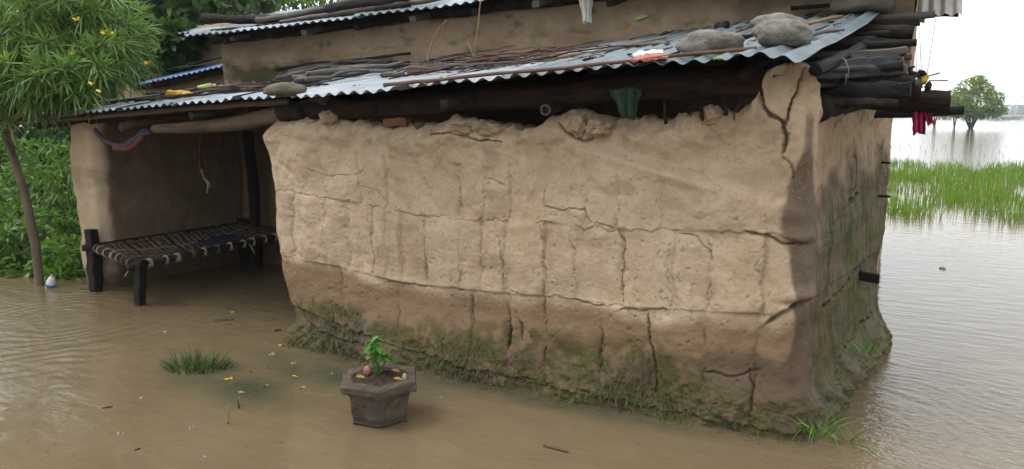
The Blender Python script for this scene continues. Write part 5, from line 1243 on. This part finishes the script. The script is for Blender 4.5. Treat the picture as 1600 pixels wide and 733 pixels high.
# coloured odds and ends caught on the log ends
kb = thing('rag_bunch', 'yellow and blue rags knotted on the log ends with twigs', 'rags', tuple(aty(1442, 138, 0.95)))
for i, (px, py, w, h, m) in enumerate([(1444, 124, 9, 14, 'yellow_cloth'), (1434, 132, 12, 18, 'teal_cloth'), (1440, 115, 14, 8, 'bark_dark'), (1450, 136, 10, 14, 'bark_dark'), (1430, 144, 10, 18, 'tarp'), (1415, 136, 16, 16, 'stone_brown')]):
    p = aty(px, py, 0.95); sc = np.linalg.norm(p - CAM) / F_PX
    v, f = lump(p, (w * sc / 2, w * sc / 2.4, h * sc / 2), 40 + i, 0.4 * i, 0.3, 0.55, 2.3, 3); obj('rag', v, f, M[m], kb)
for i in range(6):
    p = aty(1438 + i * 3, 120 + i, 0.95); v, f = tube(resample([p, p + [rg.uniform(-.05, .1), 0, rg.uniform(0, .05)]], 5, 0.01, i), 0.004, 5); obj('twig', v, f, M['twig'], kb)
# wires dropping from the roof corner, and the power line far out
for i, (a, b, lab) in enumerate([((1462, 30, 1.9), (1448, 118, 0.95), 'slanting wire from the rusty sheet to the rag bunch'), ((1437, 50, 1.7), (1440, 116, 0.95), 'right one of two upright wires above the rag bunch'), ((1431, 50, 1.7), (1432, 120, 0.95), 'left one of two upright wires above the rag bunch')]):
    v, f = tube(resample([aty(*a), (aty(*a) + aty(*b)) / 2 + [0, 0, -0.01], aty(*b)], 8), 0.0026, 5); tag(obj('wire', v, f, M['wire']), lab, 'wire')
pa, pz = atd(1380, 141, 52), atd(1680, 147, 60)
v, f = tube([pa + (pz - pa) * t + [0, 0, -0.35 * math.sin(math.pi * t)] for t in np.linspace(0, 1, 16)], 0.022, 5); tag(obj('power_line', v, f, M['wire']), 'thin dark power line crossing in front of the flooded trees', 'cable')
pa, pz = atd(1380, 135, 120), atd(1680, 106, 150)
v, f = tube([pa + (pz - pa) * t + [0, 0, -0.5 * math.sin(math.pi * t)] for t in np.linspace(0, 1, 16)], 0.02, 5); tag(obj('power_line', v, f, M['wire']), 'faint upper power line rising to the right in the sky', 'cable')
# pegs in the side wall
for i, (px, py, y, lab) in enumerate([(1369, 432, 1.35, 'black stub of a log sticking out of the mossy side wall'), (1387, 305, 1.7, 'thin dark peg in the side wall level with the rice'), (1386, 252, 1.75, 'upper thin dark peg in the side wall below the log ends')]):
    b = aty(px, py, y); L_ = 0.10 if i == 0 else 0.06
    v, f = beam_box(b - [0.26, 0, 0], b + [0.02, -0.01, -0.01], 0.05 if i == 0 else 0.022, 0.06 if i == 0 else 0.015, 0.003, 5, 60 + i); o = obj('peg', v, f, M['charred'], lean_to, smooth=False)

# ================================================================== IN THE WATER
PC = np.array([-2.13, -0.75]); to_cam = math.atan2(CAM[1] - PC[1], CAM[0] - PC[0]) - 0.03
pot = thing('planter', 'hexagonal grey cement flower pot standing in the brown water', 'flower pot', (PC[0], PC[1], BED))
def hexring(r, z): return [(PC[0] + r * math.cos(to_cam + k * math.pi / 3), PC[1] + r * math.sin(to_cam + k * math.pi / 3), z) for k in range(6)]
def hexloft(rows, cap0=True, cap1=False, sub=5):
    V = []; rg = np.random.default_rng(5)
    for r, z in rows:
        h = np.array(hexring(r, z))
        for k in range(6):
            for s_ in range(sub): V.append(h[k] + (h[(k + 1) % 6] - h[k]) * s_ / sub + rg.normal(0, 0.0024, 3))
    m = 6 * sub
    F = [(i * m + k, i * m + (k + 1) % m, (i + 1) * m + (k + 1) % m, (i + 1) * m + k) for i in range(len(rows) - 1) for k in range(m)]
    if cap0: F.append(tuple(range(m - 1, -1, -1)))
    if cap1: F.append(tuple((len(rows) - 1) * m + k for k in range(m)))
    return V, F
v, f = hexloft([(0.150, BED), (0.152, 0.0), (0.160, 0.006), (0.161, 0.016), (0.156, 0.020), (0.166, 0.08), (0.176, 0.13), (0.186, 0.178)]); obj('body', v, f, M['cement'], pot, smooth=False)
v, f = hexloft([(0.184, 0.172), (0.214, 0.178), (0.221, 0.190), (0.223, 0.222), (0.217, 0.232), (0.170, 0.234), (0.160, 0.228), (0.152, 0.19)]); obj('rim', v, f, M['cement'], pot, smooth=False)
sr_ = np.random.default_rng(2); V = []; nr, na = 12, 36
for i in range(nr):
    for k in range(na):
        r = 0.172 * i / (nr - 1) * (1.0 if i < nr - 1 else 0.99); a = 2 * math.pi * k / na
        V.append((PC[0] + r * math.cos(a), PC[1] + r * math.sin(a), 0.212 + 0.022 * (1 - (i / nr) ** 2) + 0.014 * float(fbm(r * 30 * math.cos(a), r * 30 * math.sin(a), 4, 3))))
F = [(i * na + k, i * na + (k + 1) % na, (i + 1) * na + (k + 1) % na, (i + 1) * na + k) for i in range(nr - 1) for k in range(na)]
obj('soil', V, F, M['soil'], pot)
# seedling in the pot
sp = thing('seedling', 'bright green leafy seedling growing in the cement pot', 'plant', (PC[0], PC[1], 0.22))
rg = np.random.default_rng(12); sb = np.array([PC[0] - 0.02, PC[1] - 0.0, 0.22]); B, D, Ls = [], [], []
for k in range(11):
    tip = sb + np.array([rg.uniform(-0.05, 0.07), rg.uniform(-0.05, 0.05), rg.uniform(0.10, 0.235)])
    v, f = tube(resample([sb, (sb + tip) / 2 + rg.normal(0, 0.008, 3), tip], 6), np.linspace(0.004, 0.002, 6), 5); obj('stem', v, f, M['seedling'], sp)
    for j in range(5):
        B.append(tip + rg.normal(0, 0.008, 3)); a = rg.uniform(0, 6.28); D.append((math.cos(a), math.sin(a), rg.uniform(-0.35, 0.3))); Ls.append(rg.uniform(0.035, 0.075))
Ls = np.array(Ls)
V, Fc, idx = leaf_batch(np.array(B), np.array(D), Ls, Ls * 0.55, 0.55, 3, [0.25, 1.0, 0.85, 0.1]); tag(obj('leaves', V, Fc, M['seedling'], sp, attrs={'rnd': rg.uniform(0, 1, len(B))[idx]}), kind='stuff')
def at_soil(px, py): return atz(px, py, 0.235)
v, f = lump(at_soil(574, 583) + [0, 0, 0.012], (0.022, 0.022, 0.032), 3, 0, 0.25, 0.06, 1, 3); tag(obj('bulb', v, f, M['bulb_red']), 'shiny red-brown bulb on the left of the pot soil', 'bulb')
v, f = lump(at_soil(632, 592) + [0, 0, 0.006], (0.013, 0.013, 0.026), 4, 0, 0.1, 0.06, 1, 3); tag(obj('snail_shell', v, f, M['shell']), 'small pale brown shell on the right of the pot soil', 'shell')
for i, (px, py, lab) in enumerate([(566, 591, 'yellow dead leaf beside the red bulb in the pot'), (620, 581, 'yellow dead leaf at the back of the pot soil'), (624, 594, 'yellow dead leaf beside the pale shell in the pot')]):
    p = at_soil(px, py); V, Fc, idx = leaf_batch(np.array([p - _right * 0.03 + [0, 0, 0.012]]), np.array([_right * 1.0 + [0, 0, 0.08]]), 0.045, 0.018, 0.3, 3, [0.3, 1, 0.8, 0.2], side=np.array([[0.2, 1.0, 0.7]])); tag(obj('dead_leaf', V, Fc, M['dead_leaf']), lab, 'leaf')

def tuft(name, label, c, n, rad, h, w, mat, seed, lean=0.5, group=None, kind=None, droop=0.35, ell=1.0):
    rg = np.random.default_rng(seed); a = rg.uniform(0, 6.28, n); r = rad * np.sqrt(rg.uniform(0, 1, n))
    off = np.stack([r * np.cos(a) , r * np.sin(a) * ell, np.zeros(n)], 1); ca, sa = math.cos(YAW), math.sin(YAW)
    off = np.stack([off[:, 0] * ca - off[:, 1] * sa, off[:, 0] * sa + off[:, 1] * ca, off[:, 2]], 1)
    B = np.asarray(c) + off + [0, 0, -0.02]
    D = np.concatenate([off[:, :2] / rad * lean + rg.normal(0, 0.18, (n, 2)), np.ones((n, 1))], 1)
    V, Fc, idx = leaf_batch(B, D, h * rg.uniform(0.55, 1.15, n), w, droop * rg.uniform(0.3, 1.6, n), 4, [0.9, 1.0, 0.8, 0.5, 0.06])
    return tag(obj(name, V, Fc, mat, attrs={'rnd': rg.uniform(0, 1, n)[idx]}), label, 'grass', group, kind)
tuft('grass_tuft', 'dark green grass tuft standing in the brown water on the left', atz(306, 577, 0), 130, 0.17, 0.205, 0.0105, M['grass'], 1, 0.85, ell=0.5)
tuft('grass_tuft', 'thin fading grass at the right end of the dark tuft', atz(346, 573, 0), 26, 0.09, 0.10, 0.008, M['dull_grass'], 2, 0.6, ell=0.5)
tuft('grass_tuft', 'short weak grass wisps right of the dark tuft', atz(398, 578, 0), 30, 0.13, 0.06, 0.007, M['grass'], 3, 0.8, ell=0.5)
tuft('grass_tuft', 'long-bladed grass clump at the foot of the house corner', atz(1278, 690, 0) + [0, 0, 0.06], 34, 0.055, 0.24, 0.008, M['shrub_leaf'], 4, 0.9, droop=0.7)
tuft('grass_tuft', 'grass blades lying on the water at the house corner', atz(1322, 694, 0) + [0, 0, 0.03], 9, 0.03, 0.27, 0.009, M['shrub_leaf'], 5, 1.9, droop=0.5)
tuft('grass_tuft', 'small bright grass clump high on the mossy side wall foot', aty(1352, 545, 0.62), 26, 0.05, 0.15, 0.007, M['shrub_leaf'], 6, 0.9, droop=0.7)
tuft('grass_tuft', 'drooping grass at the left foot of the front wall', atz(520, 562, 0) + [0, 0, 0.10], 40, 0.10, 0.16, 0.007, M['dull_grass'], 7, 1.1, droop=0.9, ell=0.5)
tuft('grass_tuft', 'pale weed clump by the left wall end', atz(458, 545, 0) + [0, 0, 0.0], 16, 0.05, 0.07, 0.007, M['grass'], 8, 0.9)
# ground cover growing on the wall foot: one mass
rg = np.random.default_rng(9); B, D = [], []
VW = FRONT.V
while len(B) < 1300:
    i = rg.integers(60, VW.shape[0] - 60); j = int(rg.integers(24, 120)); p = VW[i, j]
    dens = float(pn(p[0] * 2.3, 0.3, 5)) + 0.35 - p[2] * 3.0
    if p[2] < 0.02 or p[2] > 0.36 or dens < rg.uniform(-0.5, 0.5): continue
    B.append(p); n_ = FRONT.nrm[i]; D.append((n_[0] + rg.normal(0, 0.6), n_[1] + rg.normal(0, 0.4), rg.uniform(-0.1, 0.9)))
n = len(B)
V, Fc, idx = leaf_batch(np.array(B), np.array(D), rg.uniform(0.02, 0.075, n), 0.0055, 0.8, 3, [0.9, 1, 0.7, 0.1])
tag(obj('wall_grass', V, Fc, M['dull_grass'], attrs={'rnd': rg.uniform(0, 1, n)[idx]}), 'short wet grass and moss growing along the wall foot', 'grass', kind='stuff')
# chopped straw showing in the mud plaster, too fine to count
n = 1300; i_ = rg.integers(90, VW.shape[0] - 20, n); j_ = rg.integers(120, 300, n)
B = VW[i_, j_]; nn = np.c_[FRONT.nrm[i_], np.zeros(n)]; tg_ = np.stack([-nn[:, 1], nn[:, 0], np.zeros(n)], 1); a = rg.uniform(0, math.pi, n)
D = tg_ * np.cos(a)[:, None] + np.array([0, 0, 1.0]) * np.sin(a)[:, None] + nn * 0.10
V, Fc, idx = leaf_batch(B + nn * 0.001, D, rg.uniform(0.008, 0.034, n), rg.uniform(0.0015, 0.0035, n), 0.0, 2, [0.8, 1.0, 0.5], side=np.cross(D, nn))
tag(obj('straw_flecks', V, Fc, leaf_mat('plaster_straw', (0.10, 0.07, 0.04), (0.36, 0.28, 0.17), 0.8, 0.05), lean_to, attrs={'rnd': rg.uniform(0, 1, n)[idx]}), kind='stuff')
# scum, leaf bits and chaff drifting along the wall foot and across the flood
n = 1100; k_ = rg.integers(60, VW.shape[0] - 150, n); jz = np.array([int(np.argmin(np.abs(VW[q, :120, 2]))) for q in k_]); foot = VW[k_, jz]; off = np.abs(rg.normal(0, 0.05, n)) + 0.004
B = foot + np.c_[FRONT.nrm[k_], np.zeros(n)] * off[:, None]; B[:, 2] = 0.0035
n2 = 260; E2 = np.array([atz(rg.uniform(20, 1250), rg.uniform(500, 730), 0.0035) for _ in range(n2)]); E2 = E2[(E2[:, 1] < -0.15) | (E2[:, 0] < -3.7)]
B = np.concatenate([B, E2]); n = len(B); a = rg.uniform(0, 6.28, n); D = np.stack([np.cos(a), np.sin(a), np.full(n, 0.03)], 1)
V, Fc, idx = leaf_batch(B, D, rg.uniform(0.004, 0.022, n), rg.uniform(0.002, 0.007, n), 0.0, 2, [0.5, 1.0, 0.3], side=np.stack([-np.sin(a), np.cos(a), np.full(n, 0.05)], 1))
tag(obj('floating_litter', V, Fc, leaf_mat('chaff', (0.030, 0.020, 0.012), (0.20, 0.15, 0.08), 0.6, 0.05), attrs={'rnd': rg.uniform(0, 1, n)[idx]}), 'fine chaff and leaf bits drifting along the wall foot', 'litter', kind='stuff')
# drowned weed tips breaking the surface
for i, (px, py, m) in enumerate([(358, 592, 'yellow_petal'), (463, 588, 'yellow_petal'), (415, 603, 'dry_reed'), (470, 605, 'dry_reed'), (440, 540, 'yellow_petal'), (462, 533, 'yellow_petal'), (365, 488, 'yellow_petal'), (380, 612, 'dry_reed')]):
    p = atz(px, py, 0.004); n = 4 if m == 'yellow_petal' else 3
    th = np.random.default_rng(i).uniform(0, 6.28, n); V, Fc, idx = leaf_batch(np.tile(p, (n, 1)), np.stack([np.cos(th), np.sin(th), np.full(n, 0.12)], 1), 0.032, 0.013, 0.1, 3, [0.4, 1, 0.8, 0.2])
    tag(obj('floating_petals', V, Fc, M[m]), ['yellow petals floating just below the dark grass tuft', 'yellow petal pair floating right of the weak wisps', 'pale weed tip floating amid the green murk', 'pale weed tip floating nearest the pot', 'yellow petal by the left wall foot', 'yellow bloom at the left wall foot weed', 'yellow petal floating in front of the cot', 'small weed tip floating below the yellow petals'][i], 'petals')
for i, (a, b, r, m, lab) in enumerate([((330, 503), (366, 500), 0.016, 'wet_stick', 'dark wet stick floating in front of the porch'), ((850, 698), (888, 708), 0.007, 'wet_stick', 'thin dark stick floating before the front wall'), ((356, 662), (366, 632), 0.005, 'dry_reed', 'pale reed tilted out of the water below the weeds'), ((374, 638), (372, 626), 0.007, 'wet_stick', 'short dark stub poking up beside the tilted reed'), ((376, 634), (402, 640), 0.004, 'dry_reed', 'bent weed stalk lying beside the dark stub'), ((160, 638), (176, 636), 0.006, 'wet_stick', 'tiny dark stick floating at lower left'), ((428, 518), (440, 516), 0.008, 'wet_stick', 'small dark stick floating near the left wall end'), ((210, 704), (219, 701), 0.006, 'wet_stick', 'tiny dark twig floating at the bottom left')]):
    p = atz(*a, 0.0) + [0, 0, 0.002]; q = atz(*b, 0.0) + [0, 0, 0.004]
    if 'tilted' in lab: q = p + (np.array([0.02, 0.0, 0.11]))
    if 'stub' in lab: q = p + np.array([-0.005, 0, 0.05]); p = p + [0, 0, -0.02]
    tag(log('floating_stick', [p, (p + q) / 2 + [0, 0, 0.003], q], r, r * 0.6, M[m], None, 8, 0.003, 800 + i, 6), lab, 'stick')
for i, (px, py, w) in enumerate([(915, 687, 30), (345, 606, 26), (388, 618, 22), (430, 612, 24), (315, 604, 26), (440, 626, 20)]):
    p = atz(px, py, -0.001); V = [p + np.array([math.cos(t) * w * 0.0012 * (1 + 0.3 * math.sin(3 * t + i)), math.sin(t) * w * 0.0020, 0.0015]) for t in np.linspace(0, 2 * math.pi, 15)[:-1]]
# rain drops kicking up little crowns and bubbles
m, t, b = nt('bubble'); b.inputs["Base Color"].default_value = (0.42, 0.40, 0.37, 1); b.inputs["Roughness"].default_value = 0.15; b.inputs["Transmission Weight"].default_value = 0.55; M['bubble'] = m
BUB = [(222, 622, 4, 'raindrop splash nearest the dark grass tuft on its lower left'), (257, 519, 5, 'raindrop splash in front of the leaning cot leg'), (187, 677, 6, 'largest round bubble at the lower left'), (298, 669, 4, 'small raindrop splash left of the tilted reed'), (321, 714, 4, 'raindrop splash at the bottom edge below the reed'), (425, 554, 6, 'raindrop splash between tuft and wall end'), (458, 568, 5, 'raindrop splash close to the left wall foot'), (520, 584, 4, 'raindrop splash just left of the pot'), (688, 622, 5, 'raindrop splash right of the pot by the wall'), (1472, 420, 6, 'raindrop splash on the pale water right of the house')]
for i, (px, py, w, lab) in enumerate(BUB):
    p = atz(px, py, 0); sc = np.linalg.norm(p - CAM) / F_PX
    parts = []; rgb = np.random.default_rng(i)
    for k in range(5):
        v, f = lump(p + np.array([rgb.normal(0, w * sc * 0.35), rgb.normal(0, w * sc * 0.35), 0.001]), (w * sc * rgb.uniform(0.16, 0.4),) * 2 + (w * sc * rgb.uniform(0.15, 0.45),), i + k, 0, 0, 0.1, 1, 2); parts.append((v, f))
    v, f = join(parts); tag(obj('splash', v, f, M['bubble']), lab, 'splash', 'raindrop splashes on the water')
# drinks bottle drifting by the shrubs
wb = atz(78, 449, 0.0); db = thing('plastic_bottle', 'clear blue-labelled plastic bottle floating by the shrubs', 'bottle', tuple(wb))
ax = np.array([0.30, 0.1, 0.95]); ax /= np.linalg.norm(ax)
v, f = tube([wb + ax * t for t in (-0.04, 0.0, 0.06, 0.10, 0.115)], [0.034, 0.038, 0.038, 0.026, 0.014], 12); obj('body', v, f, M['white_plastic'], db)
v, f = tube([wb + ax * t for t in (0.005, 0.035)], [0.0395, 0.0395], 12); obj('label_band', v, f, flat_cloth('label_blue', (0.05, 0.16, 0.42), None, 0.4), db)
v, f = tube([wb + ax * t for t in (0.113, 0.128)], [0.015, 0.015], 10); obj('cap', v, f, M['tin_blue'], db)

# ================================================================== AIR
hz = bpy.data.materials.new('haze'); hz.use_nodes = True; h_t = hz.node_tree; h_t.nodes.clear()
ho = h_t.nodes.new("ShaderNodeOutputMaterial"); hv = h_t.nodes.new("ShaderNodeVolumePrincipled")
hv.inputs["Color"].default_value = (0.93, 0.96, 1.0, 1); hv.inputs["Density"].default_value = 0.0006; hv.inputs["Anisotropy"].default_value = 0.0
h_t.links.new(hv.outputs[0], ho.inputs["Volume"])
bx = [(x, y, z) for x in (-2700, 2700) for y in (-60, 2700) for z in (BED - 1.0, 9.5)]
tag(obj('haze', bx, [(0, 1, 3, 2), (4, 6, 7, 5), (0, 4, 5, 1), (2, 3, 7, 6), (0, 2, 6, 4), (1, 5, 7, 3)], hz, smooth=False, loc=np.zeros(3)), 'thin damp haze over the flooded land', 'haze', kind='stuff')
